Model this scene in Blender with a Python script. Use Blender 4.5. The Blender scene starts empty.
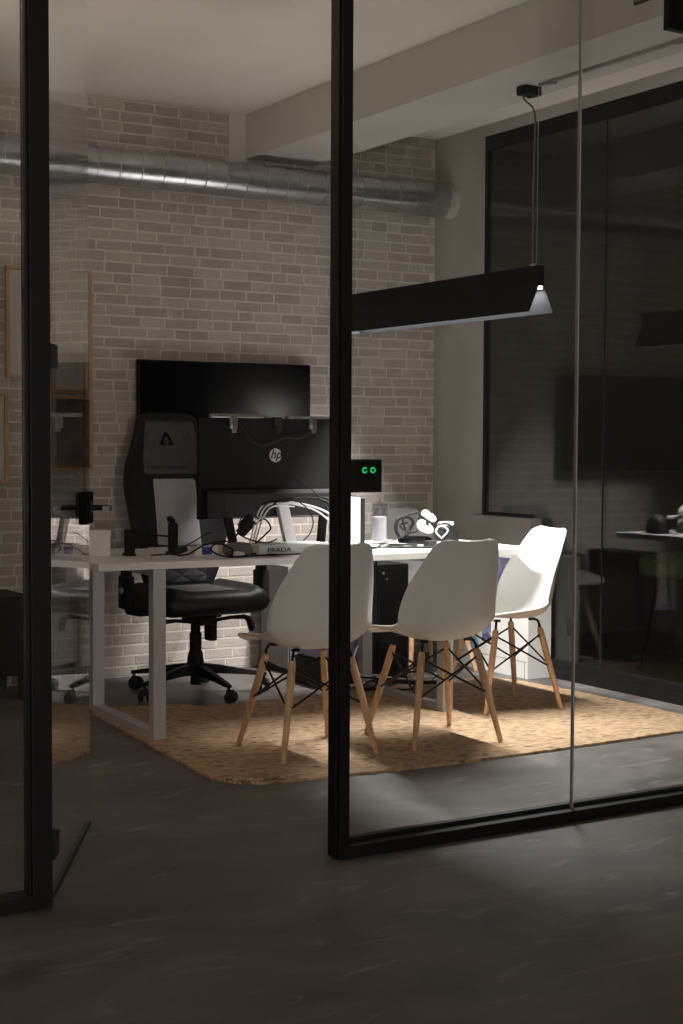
import bpy, bmesh, math, random
from mathutils import Vector, Matrix
random.seed(7)
PI = math.pi
S = bpy.context.scene
C = S.collection

# ------------------------------------------------------------------ camera
F_PX, PITCH, ROLL, YAW, H = 1497.5, math.radians(-2.703), math.radians(0.2732), math.radians(30.982), 1.25
fw = Vector((math.sin(YAW)*math.cos(PITCH), math.cos(YAW)*math.cos(PITCH), math.sin(PITCH)))
rt = Vector((math.cos(YAW), -math.sin(YAW), 0)); up = rt.cross(fw)
r2 = rt*math.cos(ROLL) + up*math.sin(ROLL); u2 = -rt*math.sin(ROLL) + up*math.cos(ROLL)
cam = bpy.data.cameras.new('camera'); camo = bpy.data.objects.new('camera', cam); C.objects.link(camo)
m = Matrix.Identity(4)
for i in range(3):
    m[i][0] = r2[i]; m[i][1] = u2[i]; m[i][2] = -fw[i]
m[2][3] = H
camo.matrix_world = m
cam.sensor_fit = 'HORIZONTAL'; cam.sensor_width = 36; cam.lens = F_PX*36/683
cam.clip_start = 0.05; cam.clip_end = 60
S.camera = camo

# ------------------------------------------------------------------ light and exposure
S.view_settings.view_transform = 'Standard'; S.view_settings.look = 'None'
S.view_settings.exposure = 0.48; S.view_settings.gamma = 1.0; S.view_settings.use_curve_mapping = False
W = bpy.data.worlds.new('night'); S.world = W; W.use_nodes = True
W.node_tree.nodes['Background'].inputs[0].default_value = (0.55, 0.6, 0.7, 1)
W.node_tree.nodes['Background'].inputs[1].default_value = 0.02
PENDANT_STRENGTH = 62.0      # lamp power, watts
FILL_UPLIGHT_STRENGTH = 11.0  # power of the added uplighter that lifts the ceiling
FILL_COLUMN_STRENGTH = 66.0  # glow of the added fill column behind the camera
try:
    S.cycles.use_denoising = True
    S.cycles.max_bounces = 14; S.cycles.transparent_max_bounces = 16; S.cycles.diffuse_bounces = 8
    S.cycles.glossy_bounces = 6; S.cycles.sample_clamp_indirect = 10
except Exception: pass

# ------------------------------------------------------------------ materials
def mat(name, col, rough=0.5, metal=0.0, noise=0.0, scale=8.0, bump=0.0, bscale=40.0, emit=None, estr=0.0, spec=0.5, stretch=(1,1,1), coat=0.0):
    M = bpy.data.materials.new(name); M.use_nodes = True
    n = M.node_tree.nodes; l = M.node_tree.links; b = n['Principled BSDF']
    b.inputs['Base Color'].default_value = (*col, 1); b.inputs['Roughness'].default_value = rough
    b.inputs['Metallic'].default_value = metal; b.inputs['Specular IOR Level'].default_value = spec
    b.inputs['Coat Weight'].default_value = coat
    if noise or bump:
        tc = n.new('ShaderNodeTexCoord'); mp = n.new('ShaderNodeMapping'); mp.inputs['Scale'].default_value = stretch
        l.new(tc.outputs['Object'], mp.inputs['Vector'])
    if noise:
        t = n.new('ShaderNodeTexNoise'); t.inputs['Scale'].default_value = scale; t.inputs['Detail'].default_value = 6
        l.new(mp.outputs[0], t.inputs['Vector'])
        r = n.new('ShaderNodeValToRGB')
        r.color_ramp.elements[0].position = 0.3; r.color_ramp.elements[1].position = 0.7
        r.color_ramp.elements[0].color = (*[c*(1-noise) for c in col], 1)
        r.color_ramp.elements[1].color = (*[min(1, c*(1+noise)) for c in col], 1)
        l.new(t.outputs['Fac'], r.inputs[0]); l.new(r.outputs[0], b.inputs['Base Color'])
    if bump:
        t2 = n.new('ShaderNodeTexNoise'); t2.inputs['Scale'].default_value = bscale; t2.inputs['Detail'].default_value = 5
        l.new(mp.outputs[0], t2.inputs['Vector'])
        bp = n.new('ShaderNodeBump'); bp.inputs['Strength'].default_value = bump; bp.inputs['Distance'].default_value = 0.01
        l.new(t2.outputs['Fac'], bp.inputs['Height']); l.new(bp.outputs[0], b.inputs['Normal'])
    if emit:
        b.inputs['Emission Color'].default_value = (*emit, 1); b.inputs['Emission Strength'].default_value = estr
    return M

def glass(name, tint=(0.96, 0.975, 0.97), rough=0.0):
    """clear pane: straight-through transmission plus Fresnel reflection on each face"""
    M = bpy.data.materials.new(name); M.use_nodes = True
    n = M.node_tree.nodes; l = M.node_tree.links; n.clear()
    out = n.new('ShaderNodeOutputMaterial'); mx = n.new('ShaderNodeMixShader')
    tr = n.new('ShaderNodeBsdfTransparent'); tr.inputs[0].default_value = (*tint, 1)
    gl = n.new('ShaderNodeBsdfGlossy'); gl.inputs['Roughness'].default_value = rough; gl.inputs[0].default_value = (1, 1, 1, 1)
    fr = n.new('ShaderNodeFresnel'); ge = n.new('ShaderNodeNewGeometry')
    ma = n.new('ShaderNodeMapRange'); ma.inputs['To Min'].default_value = 1.5; ma.inputs['To Max'].default_value = 1/1.5
    l.new(ge.outputs['Backfacing'], ma.inputs['Value']); l.new(ma.outputs[0], fr.inputs['IOR'])
    l.new(fr.outputs[0], mx.inputs[0]); l.new(tr.outputs[0], mx.inputs[1]); l.new(gl.outputs[0], mx.inputs[2])
    l.new(mx.outputs[0], out.inputs[0])
    return M

M_black = mat('black_frame_paint', (0.006, 0.006, 0.0065), 0.5, noise=0.1, spec=0.3)
M_blackmat = mat('black_plastic', (0.005, 0.005, 0.0055), 0.6, spec=0.22)
M_blackgloss = mat("black_gloss", (0.004, 0.004, 0.005), 0.10, spec=0.18)
M_darkgrey = mat('dark_grey_plastic', (0.016, 0.016, 0.017), 0.5, spec=0.3)
M_ceil = mat('ceiling_paint', (0.74, 0.70, 0.65), 0.85, noise=0.04, scale=2, bump=0.15, bscale=12)
M_beam = mat('beam_paint', (0.58, 0.55, 0.52), 0.85, noise=0.05, scale=2.5, bump=0.15, bscale=12)
M_plaster = mat('grey_plaster', (0.42, 0.39, 0.36), 0.85, noise=0.12, scale=3, bump=0.2, bscale=20, stretch=(1, 1, 0.5))
M_hall = mat('hall_wall_paint', (0.10, 0.095, 0.09), 0.85, noise=0.08, scale=2)
M_white = mat('white_plastic', (0.80, 0.79, 0.77), 0.42)
M_shell = mat('white_shell_plastic', (0.80, 0.79, 0.77), 0.38, noise=0.02)
M_desk = mat('white_desk_laminate', (0.66, 0.645, 0.63), 0.4, noise=0.03, scale=20)
M_deskleg = mat('white_desk_metal', (0.42, 0.42, 0.425), 0.5)
M_wood = mat('beech_wood', (0.66, 0.40, 0.22), 0.45, noise=0.25, scale=6, stretch=(12, 12, 1))
M_woodframe = mat('oak_frame', (0.42, 0.26, 0.13), 0.5, noise=0.2, scale=8)
M_chrome = mat('brushed_steel', (0.62, 0.62, 0.63), 0.28, 1.0)
M_galv = mat('galvanised_steel', (0.52, 0.53, 0.54), 0.30, 1.0, noise=0.10, scale=6, bump=0.0)
M_leather = mat('black_leather', (0.006, 0.006, 0.007), 0.5, bump=0.15, bscale=150, spec=0.3)
M_fabric = mat('charcoal_fabric', (0.05, 0.048, 0.049), 0.85, noise=0.15, scale=60, bump=0.2, bscale=300)
M_greyfab = mat('grey_fabric', (0.30, 0.30, 0.32), 0.8, noise=0.08, scale=60, bump=0.2, bscale=300)
M_cabinet = mat('grey_cabinet_paint', (0.16, 0.16, 0.165), 0.5)
M_rubber = mat('black_rubber', (0.01, 0.01, 0.01), 0.7)
M_card = mat('pale_carton', (0.60, 0.66, 0.64), 0.6)
M_ink = mat('black_ink', (0.006, 0.006, 0.008), 0.8, spec=0.1)
M_inkgrey = mat('grey_ink', (0.25, 0.25, 0.26), 0.6)
M_pouch = mat('grey_brown_pouch', (0.14, 0.125, 0.11), 0.85, noise=0.25, scale=25, bump=0.3, bscale=60)
M_blue = mat('blue_label', (0.03, 0.07, 0.28), 0.5)
M_cablew = mat('white_cable', (0.62, 0.60, 0.60), 0.4)
M_cream = mat('cream_plastic', (0.72, 0.64, 0.55), 0.45)
M_track = mat('track_grey', (0.30, 0.28, 0.26), 0.5)
M_lav = mat('lavender_crate', (0.30, 0.27, 0.45), 0.5)
M_paper = mat('picture_paper', (0.46, 0.42, 0.37), 0.8, noise=0.06, scale=3)
M_mat2 = mat('picture_mount', (0.5, 0.46, 0.4), 0.8)
M_print = mat('picture_print', (0.10, 0.06, 0.04), 0.6, noise=0.9, scale=9)
M_skyblue = mat('sky_blue_sticker', (0.25, 0.45, 0.65), 0.6)
M_green = mat('green_light', (0.0, 0.25, 0.05), 0.4, emit=(0.02, 0.9, 0.2), estr=0.4)
M_glass = glass('clear_glass')
M_doorglass = glass('door_glass')
M_winglass = glass('window_glass', (0.90, 0.92, 0.91))
M_acryl = glass('acrylic', (0.88, 0.88, 0.90))
M_seam = mat('glass_joint', (0.45, 0.43, 0.40), 0.2, spec=0.8)
M_outside = mat('outside_wall', (0.12, 0.11, 0.10), 0.9, noise=0.2, scale=2)

def floor_mat():
    M = bpy.data.materials.new('microcement_floor'); M.use_nodes = True
    n = M.node_tree.nodes; l = M.node_tree.links; b = n['Principled BSDF']
    tc = n.new('ShaderNodeTexCoord')
    mp = n.new('ShaderNodeMapping'); mp.inputs['Rotation'].default_value = (0, 0, 0.5); mp.inputs['Scale'].default_value = (1, 1.6, 1)
    l.new(tc.outputs['Object'], mp.inputs[0])
    a = n.new('ShaderNodeTexNoise'); a.inputs['Scale'].default_value = 1.6; a.inputs['Detail'].default_value = 9; a.inputs['Roughness'].default_value = 0.62; a.inputs['Distortion'].default_value = 0.8
    l.new(mp.outputs[0], a.inputs['Vector'])
    r = n.new('ShaderNodeValToRGB'); e = r.color_ramp.elements
    e[0].position = 0.30; e[0].color = (0.052, 0.047, 0.044, 1); e[1].position = 0.70; e[1].color = (0.175, 0.161, 0.150, 1)
    l.new(a.outputs['Fac'], r.inputs[0])
    # pale trowel scuffs
    w = n.new('ShaderNodeTexNoise'); w.inputs['Scale'].default_value = 2.3; w.inputs['Detail'].default_value = 8; w.inputs['Distortion'].default_value = 2.2
    mp2 = n.new('ShaderNodeMapping'); mp2.inputs['Scale'].default_value = (1, 3.0, 1); mp2.inputs['Location'].default_value = (3.1, 1.2, 0); mp2.inputs['Rotation'].default_value = (0, 0, -0.25)
    l.new(tc.outputs['Object'], mp2.inputs[0]); l.new(mp2.outputs[0], w.inputs['Vector'])
    r2_ = n.new('ShaderNodeValToRGB'); e = r2_.color_ramp.elements
    e[0].position = 0.60; e[0].color = (0, 0, 0, 1); e[1].position = 0.72; e[1].color = (0.55, 0.55, 0.55, 1)
    l.new(w.outputs['Fac'], r2_.inputs[0])
    mx = n.new('ShaderNodeMixRGB'); mx.inputs[2].default_value = (0.30, 0.285, 0.27, 1)
    l.new(r2_.outputs[0], mx.inputs[0]); l.new(r.outputs[0], mx.inputs[1]); l.new(mx.outputs[0], b.inputs['Base Color'])
    rr = n.new('ShaderNodeMapRange'); rr.inputs['To Min'].default_value = 0.42; rr.inputs['To Max'].default_value = 0.62
    l.new(a.outputs['Fac'], rr.inputs['Value']); l.new(rr.outputs[0], b.inputs['Roughness'])
    bp = n.new('ShaderNodeBump'); bp.inputs['Strength'].default_value = 0.12; bp.inputs['Distance'].default_value = 0.01
    l.new(a.outputs['Fac'], bp.inputs['Height']); l.new(bp.outputs[0], b.inputs['Normal'])
    return M
M_floor = floor_mat()

def brick_mat(name, c0, c1, bump=0.5):
    M = bpy.data.materials.new(name); M.use_nodes = True
    n = M.node_tree.nodes; l = M.node_tree.links; b = n['Principled BSDF']; b.inputs['Roughness'].default_value = 0.9
    at = n.new('ShaderNodeAttribute'); at.attribute_name = 'tone'
    tc = n.new('ShaderNodeTexCoord')
    a = n.new('ShaderNodeTexNoise'); a.inputs['Scale'].default_value = 14; a.inputs['Detail'].default_value = 7
    l.new(tc.outputs['Object'], a.inputs['Vector'])
    ad = n.new('ShaderNodeMath'); ad.operation = 'ADD'
    sc = n.new('ShaderNodeMath'); sc.operation = 'MULTIPLY'; sc.inputs[1].default_value = 0.5
    l.new(at.outputs['Fac'], sc.inputs[0]); l.new(sc.outputs[0], ad.inputs[0])
    s2 = n.new('ShaderNodeMath'); s2.operation = 'MULTIPLY'; s2.inputs[1].default_value = 0.6
    l.new(a.outputs['Fac'], s2.inputs[0]); l.new(s2.outputs[0], ad.inputs[1])
    r = n.new('ShaderNodeValToRGB'); e = r.color_ramp.elements
    e[0].position = 0.2; e[0].color = (*c0, 1); e[1].position = 0.8; e[1].color = (*c1, 1)
    l.new(ad.outputs[0], r.inputs[0]); l.new(r.outputs[0], b.inputs['Base Color'])
    t = n.new('ShaderNodeTexNoise'); t.inputs['Scale'].default_value = 45; t.inputs['Detail'].default_value = 6
    l.new(tc.outputs['Object'], t.inputs['Vector'])
    bp = n.new('ShaderNodeBump'); bp.inputs['Strength'].default_value = bump; bp.inputs['Distance'].default_value = 0.006
    l.new(t.outputs['Fac'], bp.inputs['Height']); l.new(bp.outputs[0], b.inputs['Normal'])
    return M
M_brick = brick_mat('painted_brick', (0.33, 0.29, 0.26), (0.46, 0.415, 0.375))
M_mortar = brick_mat('pale_mortar', (0.56, 0.51, 0.46), (0.66, 0.605, 0.55))

def jute_mat():
    M = bpy.data.materials.new('jute_braid'); M.use_nodes = True
    n = M.node_tree.nodes; l = M.node_tree.links; b = n['Principled BSDF']; b.inputs['Roughness'].default_value = 0.95
    tc = n.new('ShaderNodeTexCoord')
    mp = n.new('ShaderNodeMapping'); mp.inputs['Scale'].default_value = (22, 44, 22)
    l.new(tc.outputs['Object'], mp.inputs[0])
    a = n.new('ShaderNodeTexNoise'); a.inputs['Scale'].default_value = 1.0; a.inputs['Detail'].default_value = 6; a.inputs['Roughness'].default_value = 0.7
    l.new(mp.outputs[0], a.inputs['Vector'])
    r = n.new('ShaderNodeValToRGB'); e = r.color_ramp.elements
    e[0].position = 0.34; e[0].color = (0.33, 0.21, 0.125, 1); e[1].position = 0.64; e[1].color = (0.70, 0.49, 0.305, 1)
    l.new(a.outputs['Fac'], r.inputs[0])
    # darker flecks of fibre
    v = n.new('ShaderNodeTexVoronoi'); v.inputs['Scale'].default_value = 11
    mp2 = n.new('ShaderNodeMapping'); mp2.inputs['Scale'].default_value = (1, 1.8, 1)
    l.new(tc.outputs['Object'], mp2.inputs[0]); l.new(mp2.outputs[0], v.inputs['Vector'])
    r2_ = n.new('ShaderNodeValToRGB'); e = r2_.color_ramp.elements
    e[0].position = 0.13; e[0].color = (0.9, 0.9, 0.9, 1); e[1].position = 0.26; e[1].color = (0, 0, 0, 1)
    l.new(v.outputs['Distance'], r2_.inputs[0])
    mx = n.new('ShaderNodeMixRGB'); mx.inputs[2].default_value = (0.20, 0.11, 0.055, 1)
    l.new(r2_.outputs[0], mx.inputs[0]); l.new(r.outputs[0], mx.inputs[1]); l.new(mx.outputs[0], b.inputs['Base Color'])
    wv = n.new('ShaderNodeTexWave'); wv.bands_direction = 'Y'; wv.inputs['Scale'].default_value = 16; wv.inputs['Distortion'].default_value = 1.5; wv.inputs['Detail'].default_value = 3
    l.new(tc.outputs['Object'], wv.inputs['Vector'])
    ad = n.new('ShaderNodeMath'); ad.operation = 'ADD'; l.new(wv.outputs['Fac'], ad.inputs[0]); l.new(a.outputs['Fac'], ad.inputs[1])
    bp = n.new('ShaderNodeBump'); bp.inputs['Strength'].default_value = 0.8; bp.inputs['Distance'].default_value = 0.012
    l.new(ad.outputs[0], bp.inputs['Height']); l.new(bp.outputs[0], b.inputs['Normal'])
    return M
M_jute = jute_mat()

def quilt_mat(name, col, strength):
    """grey seat fabric with a stitched diamond pattern (bump only)"""
    M = mat(name, col, 0.75)
    n = M.node_tree.nodes; l = M.node_tree.links; b = n['Principled BSDF']
    tc = n.new('ShaderNodeTexCoord'); mp = n.new('ShaderNodeMapping'); mp.inputs['Rotation'].default_value = (0, 0.6, 0)
    l.new(tc.outputs['Object'], mp.inputs[0])
    hs = []
    for rot in (0.55, -0.55):
        mp = n.new('ShaderNodeMapping'); mp.inputs['Rotation'].default_value = (0, rot, 0); l.new(tc.outputs['Object'], mp.inputs[0])
        wv = n.new('ShaderNodeTexWave'); wv.bands_direction = 'Z'; wv.inputs['Scale'].default_value = 4.5; l.new(mp.outputs[0], wv.inputs['Vector'])
        pw = n.new('ShaderNodeMath'); pw.operation = 'POWER'; pw.inputs[1].default_value = 0.35; l.new(wv.outputs['Fac'], pw.inputs[0]); hs.append(pw)
    mn = n.new('ShaderNodeMath'); mn.operation = 'MINIMUM'; l.new(hs[0].outputs[0], mn.inputs[0]); l.new(hs[1].outputs[0], mn.inputs[1])
    bp = n.new('ShaderNodeBump'); bp.inputs['Strength'].default_value = strength; bp.inputs['Distance'].default_value = 0.012
    l.new(mn.outputs[0], bp.inputs['Height']); l.new(bp.outputs[0], b.inputs['Normal'])
    return M
M_quilt = quilt_mat('quilted_grey_fabric', (0.26, 0.26, 0.275), 0.12)
M_quiltblack = quilt_mat('quilted_black_leather', (0.012, 0.012, 0.014), 0.5)

def art_mat():
    """blue, violet and brown printed picture on the carton"""
    M = mat('carton_print', (0.1, 0.12, 0.3), 0.5)
    n = M.node_tree.nodes; l = M.node_tree.links; b = n['Principled BSDF']
    tc = n.new('ShaderNodeTexCoord'); t = n.new('ShaderNodeTexNoise'); t.inputs['Scale'].default_value = 9; t.inputs['Detail'].default_value = 5; t.inputs['Distortion'].default_value = 1.5
    l.new(tc.outputs['Object'], t.inputs['Vector'])
    r = n.new('ShaderNodeValToRGB'); e = r.color_ramp.elements
    e[0].position = 0.33; e[0].color = (0.02, 0.03, 0.10, 1); e[1].position = 0.68; e[1].color = (0.45, 0.52, 0.62, 1)
    for p, c in ((0.44, (0.08, 0.10, 0.33, 1)), (0.52, (0.22, 0.14, 0.12, 1)), (0.6, (0.10, 0.22, 0.45, 1))):
        x = e.new(p); x.color = c
    l.new(t.outputs['Fac'], r.inputs[0]); l.new(r.outputs[0], b.inputs['Base Color'])
    return M
M_art = art_mat()

# ------------------------------------------------------------------ mesh helpers
def merge(dst, src):
    me = bpy.data.meshes.new('tmp'); src.to_mesh(me); dst.from_mesh(me); bpy.data.meshes.remove(me); src.free()

def box(bm, x0, x1, y0, y1, z0, z1, bev=0.0, seg=2, M=None):
    t = bmesh.new(); bmesh.ops.create_cube(t, size=1)
    for v in t.verts:
        v.co = Vector(((x0+x1)/2 + v.co.x*(x1-x0), (y0+y1)/2 + v.co.y*(y1-y0), (z0+z1)/2 + v.co.z*(z1-z0)))
    if bev: bmesh.ops.bevel(t, geom=list(t.edges), offset=bev, segments=seg, profile=0.7, affect='EDGES')
    if M is not None: bmesh.ops.transform(t, matrix=M, verts=t.verts)
    merge(bm, t)

def ring_frame(d, ref=None):
    d = d.normalized(); a = ref if ref is not None else (Vector((0, 0, 1)) if abs(d.z) < 0.9 else Vector((1, 0, 0)))
    x = (a - d*a.dot(d)).normalized(); return x, d.cross(x)

def tube(bm, pts, r, n=10, cap=True, sq=None):
    """round tube along a path; r is a number or one radius per point"""
    pts = [Vector(p) for p in pts]; k = len(pts)
    rs = r if isinstance(r, (list, tuple)) else [r]*k
    rings = []; ref = None
    for i, p in enumerate(pts):
        d = pts[min(i+1, k-1)] - pts[max(i-1, 0)]
        x, y = ring_frame(d, ref); ref = x
        rings.append([bm.verts.new(p + (x*math.cos(2*PI*j/n) + y*math.sin(2*PI*j/n))*rs[i]) for j in range(n)])
    for a, b in zip(rings, rings[1:]):
        for j in range(n): bm.faces.new((a[j], a[(j+1) % n], b[(j+1) % n], b[j]))
    if cap:
        bm.faces.new(rings[0][::-1]); bm.faces.new(rings[-1])

def lathe(bm, prof, n=24, M=None):
    """profile of (radius, height) turned round z"""
    t = bmesh.new(); rings = []
    for r, z in prof:
        rings.append([t.verts.new((r*math.cos(2*PI*j/n), r*math.sin(2*PI*j/n), z)) for j in range(n)] if r > 1e-5 else [t.verts.new((0, 0, z))])
    for a, b in zip(rings, rings[1:]):
        for j in range(n):
            q = [a[j % len(a)], a[(j+1) % len(a)], b[(j+1) % len(b)], b[j % len(b)]]
            u = []
            for v in q:
                if v not in u: u.append(v)
            if len(u) > 2: t.faces.new(u)
    if M is not None: bmesh.ops.transform(t, matrix=M, verts=t.verts)
    merge(bm, t)

def prism(bm, pts, z0, z1, bev=0.0, M=None):
    t = bmesh.new(); a = [t.verts.new((x, y, z0)) for x, y in pts]; f = t.faces.new(a)
    g = bmesh.ops.extrude_face_region(t, geom=[f])
    for v in [v for v in g['geom'] if isinstance(v, bmesh.types.BMVert)]: v.co.z = z1
    bmesh.ops.recalc_face_normals(t, faces=t.faces)
    if bev: bmesh.ops.bevel(t, geom=list(t.edges), offset=bev, segments=2, profile=0.7, affect='EDGES')
    if M is not None: bmesh.ops.transform(t, matrix=M, verts=t.verts)
    merge(bm, t)

def catmull(pts, sub):
    pts = [tuple(p) for p in pts]; out = []
    P = [pts[0]] + pts + [pts[-1]]
    for i in range(1, len(P)-2):
        for s in range(sub):
            t = s/sub; a, b, c, d = P[i-1], P[i], P[i+1], P[i+2]
            out.append(tuple(0.5*((2*b[k]) + (-a[k]+c[k])*t + (2*a[k]-5*b[k]+4*c[k]-d[k])*t*t + (-a[k]+3*b[k]-3*c[k]+d[k])*t**3) for k in range(len(b))))
    out.append(pts[-1]); return out

def obj(name, bm, m, parent=None, smooth=None, mats=None):
    bmesh.ops.recalc_face_normals(bm, faces=bm.faces)
    me = bpy.data.meshes.new(name); bm.to_mesh(me); bm.free()
    for x in (mats or [m]): me.materials.append(x)
    o = bpy.data.objects.new(name, me); C.objects.link(o)
    if parent is not None: o.parent = parent
    if smooth is not None:
        for p in me.polygons: p.use_smooth = True
        if smooth < 180:
            try: me.set_sharp_from_angle(angle=math.radians(smooth))
            except Exception: pass
    return o

def tag(o, label, cat, group=None, kind=None):
    o['label'] = label; o['category'] = cat
    if group: o['group'] = group
    if kind: o['kind'] = kind
    return o

def thing(name, label, cat, loc=(0, 0, 0), rz=0.0, group=None):
    o = bpy.data.objects.new(name, None); C.objects.link(o); o.location = loc; o.rotation_euler = (0, 0, rz)
    o.empty_display_size = 0.05
    return tag(o, label, cat, group)

def struct(name, bm, m, parent=None, **k):
    o = obj(name, bm, m, parent, **k)
    if parent is None: o['kind'] = 'structure'
    return o

def sroot(name, loc=(0, 0, 0), rz=0.0):
    o = bpy.data.objects.new(name, None); C.objects.link(o); o.location = loc; o.rotation_euler = (0, 0, rz)
    o.empty_display_size = 0.05; o['kind'] = 'structure'; return o

def text(name, s, size, m, parent, M, shear=0.0, bold=0.0, depth=0.0006, stretch=1.0):
    cu = bpy.data.curves.new('t', 'FONT'); cu.body = s; cu.size = size; cu.align_x = 'CENTER'; cu.align_y = 'CENTER'
    cu.shear = shear; cu.offset = bold; cu.extrude = depth
    o = bpy.data.objects.new('t', cu); C.objects.link(o)
    dg = bpy.context.evaluated_depsgraph_get(); me = bpy.data.meshes.new_from_object(o.evaluated_get(dg))
    bpy.data.objects.remove(o); bpy.data.curves.remove(cu)
    me.transform(M @ Matrix.Diagonal((stretch, 1, 1, 1))); me.materials.clear(); me.materials.append(m)
    n = bpy.data.objects.new(name, me); C.objects.link(n); n.parent = parent; return n

def face_mat(origin, right, upv):
    r = Vector(right).normalized(); u = Vector(upv).normalized(); w = r.cross(u)
    M = Matrix.Identity(4)
    for i in range(3): M[i][0] = r[i]; M[i][1] = u[i]; M[i][2] = w[i]; M[i][3] = origin[i]
    return M

def copy_tree(o, parent=None):
    c = o.copy(); C.objects.link(c)
    if parent is not None: c.parent = parent
    for ch in [x for x in o.children]: copy_tree(ch, c)
    return c

def area(name, loc, sx, sy, power, col, spread, parent, upward=False):
    li = bpy.data.lights.new(name, 'AREA'); li.shape = 'RECTANGLE'; li.size = sx; li.size_y = sy; li.energy = power; li.color = col; li.spread = spread
    o = bpy.data.objects.new(name, li); C.objects.link(o); o.location = loc; o.parent = parent
    if upward: o.rotation_euler = (PI, 0, 0)
    return o

# ================================================================== STRUCTURE
WV = 7.34      # brick wall face
WU = 5.04      # window wall face
PV0, PV1 = 3.785, 3.855   # glass partition
ZC = 3.02
# floor
b = bmesh.new(); box(b, -2.5, 9.0, -6.0, 7.5, -0.1, 0.0); struct('floor', b, M_floor)
b = bmesh.new(); box(b, -2.5, WU+0.035, -6.0, 7.5, ZC, ZC+0.1); struct('ceiling', b, M_ceil)
b = bmesh.new(); box(b, 3.78, 4.20, -6.0, WV, 2.78, ZC, 0.004); struct('trim_1', b, M_beam)

# brick wall built course by course
b = bmesh.new(); tone = b.verts.layers.float.new('tone')
rs = random.Random(3)
def brickbox(x0, x1, z0, z1, d, tv):
    j = lambda a: rs.uniform(-a, a)
    fr = [(x0+j(.002), z0+j(.002)), (x1+j(.002), z0+j(.002)), (x1+j(.002), z1+j(.002)), (x0+j(.002), z1+j(.002))]
    i = 0.003
    cx, cz = (x0+x1)/2, (z0+z1)/2
    a = [b.verts.new((x, WV+0.004, z)) for x, z in fr]
    c = [b.verts.new((x + (i if x < cx else -i), WV-d, z + (i if z < cz else -i))) for x, z in fr]
    mid = [b.verts.new((x + (i*.3 if x < cx else -i*.3), WV-d*0.55, z + (i*.3 if z < cz else -i*.3))) for x, z in fr]
    for v in a+c+mid: v[tone] = tv
    for p, q in ((a, mid), (mid, c)):
        for k in range(4): b.faces.new((p[k], p[(k+1) % 4], q[(k+1) % 4], q[k]))
    b.faces.new(c)
row = 0; z = 0.006
while z < ZC:
    x = -0.9 - rs.uniform(0, 0.3); k = row % 2
    while x < WU:
        L = rs.choice((0.15, 0.165, 0.185)) if rs.random() < 0.6 else rs.choice((0.08, 0.10, 0.13))
        x0, x1 = x, min(x+L, WU-0.002)
        if x1-x0 > 0.03: brickbox(x0, x1, z, min(z+0.0465, ZC-0.002), rs.uniform(0.0002, 0.0016), rs.random())
        x += L + 0.009
    z += 0.0558; row += 1
nb = len(b.faces)
o = bmesh.new(); box(o, -0.9, WU, WV+0.0012, WV+0.16, 0, ZC); merge(b, o)
b.faces.ensure_lookup_table()
for i, f in enumerate(b.faces): f.material_index = 0 if i < nb else 1
struct('wall_back', b, None, mats=[M_brick, M_mortar])
b = bmesh.new(); box(b, -1.06, -0.9, PV0, WV+0.16, 0, ZC); struct('wall_left', b, M_ceil)
b = bmesh.new(); box(b, 3.68, 3.79, WV-0.012, WV+0.02, 2.74, ZC, 0.003); struct('trim_2', b, M_beam)
# corridor shell
b = bmesh.new(); box(b, -2.66, -2.5, -6.0, 7.5, 0, ZC); struct('wall_hall_left', b, M_hall)
b = bmesh.new(); box(b, -2.66, WU+0.1, -6.16, -6.0, 0, ZC); struct('wall_hall_back', b, M_hall)
b = bmesh.new(); box(b, WU, WU+0.10, -6.0, PV0, 0, ZC); struct('wall_hall_right', b, M_hall)
# window wall: plaster pier, low wall below the sill, header above
b = bmesh.new()
box(b, WU, WU+0.035, 6.85, WV+0.16, 0, ZC)
box(b, WU, WU+0.035, 6.40, 6.85, 0, 0.79)
box(b, WU, WU+0.035, PV0, 6.85, 2.955, ZC)
struct('wall_right', b, M_plaster)
win = sroot('window_1', (WU, 6.85, 0))
def wl(y): return y-6.85
b = bmesh.new()
y1, y0 = wl(6.85), wl(PV1+0.02)
box(b, 0.0, 0.03, y0, y1, 2.875, 2.955, 0.003)
box(b, 0.0, 0.03, y1-0.028, y1, 0.79, 2.875, 0.003)
box(b, 0.0, 0.03, wl(6.40), y1-0.028, 0.79, 0.86, 0.003)
box(b, 0.0, 0.03, wl(6.40)-0.03, wl(6.40), 0, 0.83, 0.004)
box(b, -0.004, 0.03, y0, wl(6.40)-0.03, 0, 0.055, 0.003); box(b, 0.0, 0.03, y0, wl(6.40)-0.03, 0.055, 0.10, 0.003)
obj('window_frame', b, M_black, win)
b = bmesh.new(); box(b, 0.008, 0.016, y0, y1-0.035, 0.83, 2.885); box(b, 0.008, 0.016, y0, wl(6.43), 0.10, 0.83)
obj('pane', b, M_winglass, win)
b = bmesh.new(); box(b, 0.003, 0.008, wl(5.83)-0.003, wl(5.83)+0.003, 0.10, 2.885); obj('glass_joint', b, M_darkgrey, win)
b = bmesh.new(); box(b, -0.055, 0.02, wl(6.335), wl(6.87), 0.785, 0.84, 0.003); obj('window_sill', b, M_plaster, win)
# beyond the window: a dark courtyard at night
b = bmesh.new(); box(b, 9.0, 9.16, -6.0, 7.5, 0, 7.0); struct('wall_courtyard_far', b, M_outside)
b = bmesh.new(); box(b, WU+0.04, 9.16, 7.5, 7.66, 0, 7.0); struct('wall_courtyard_back', b, M_outside)

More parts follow.
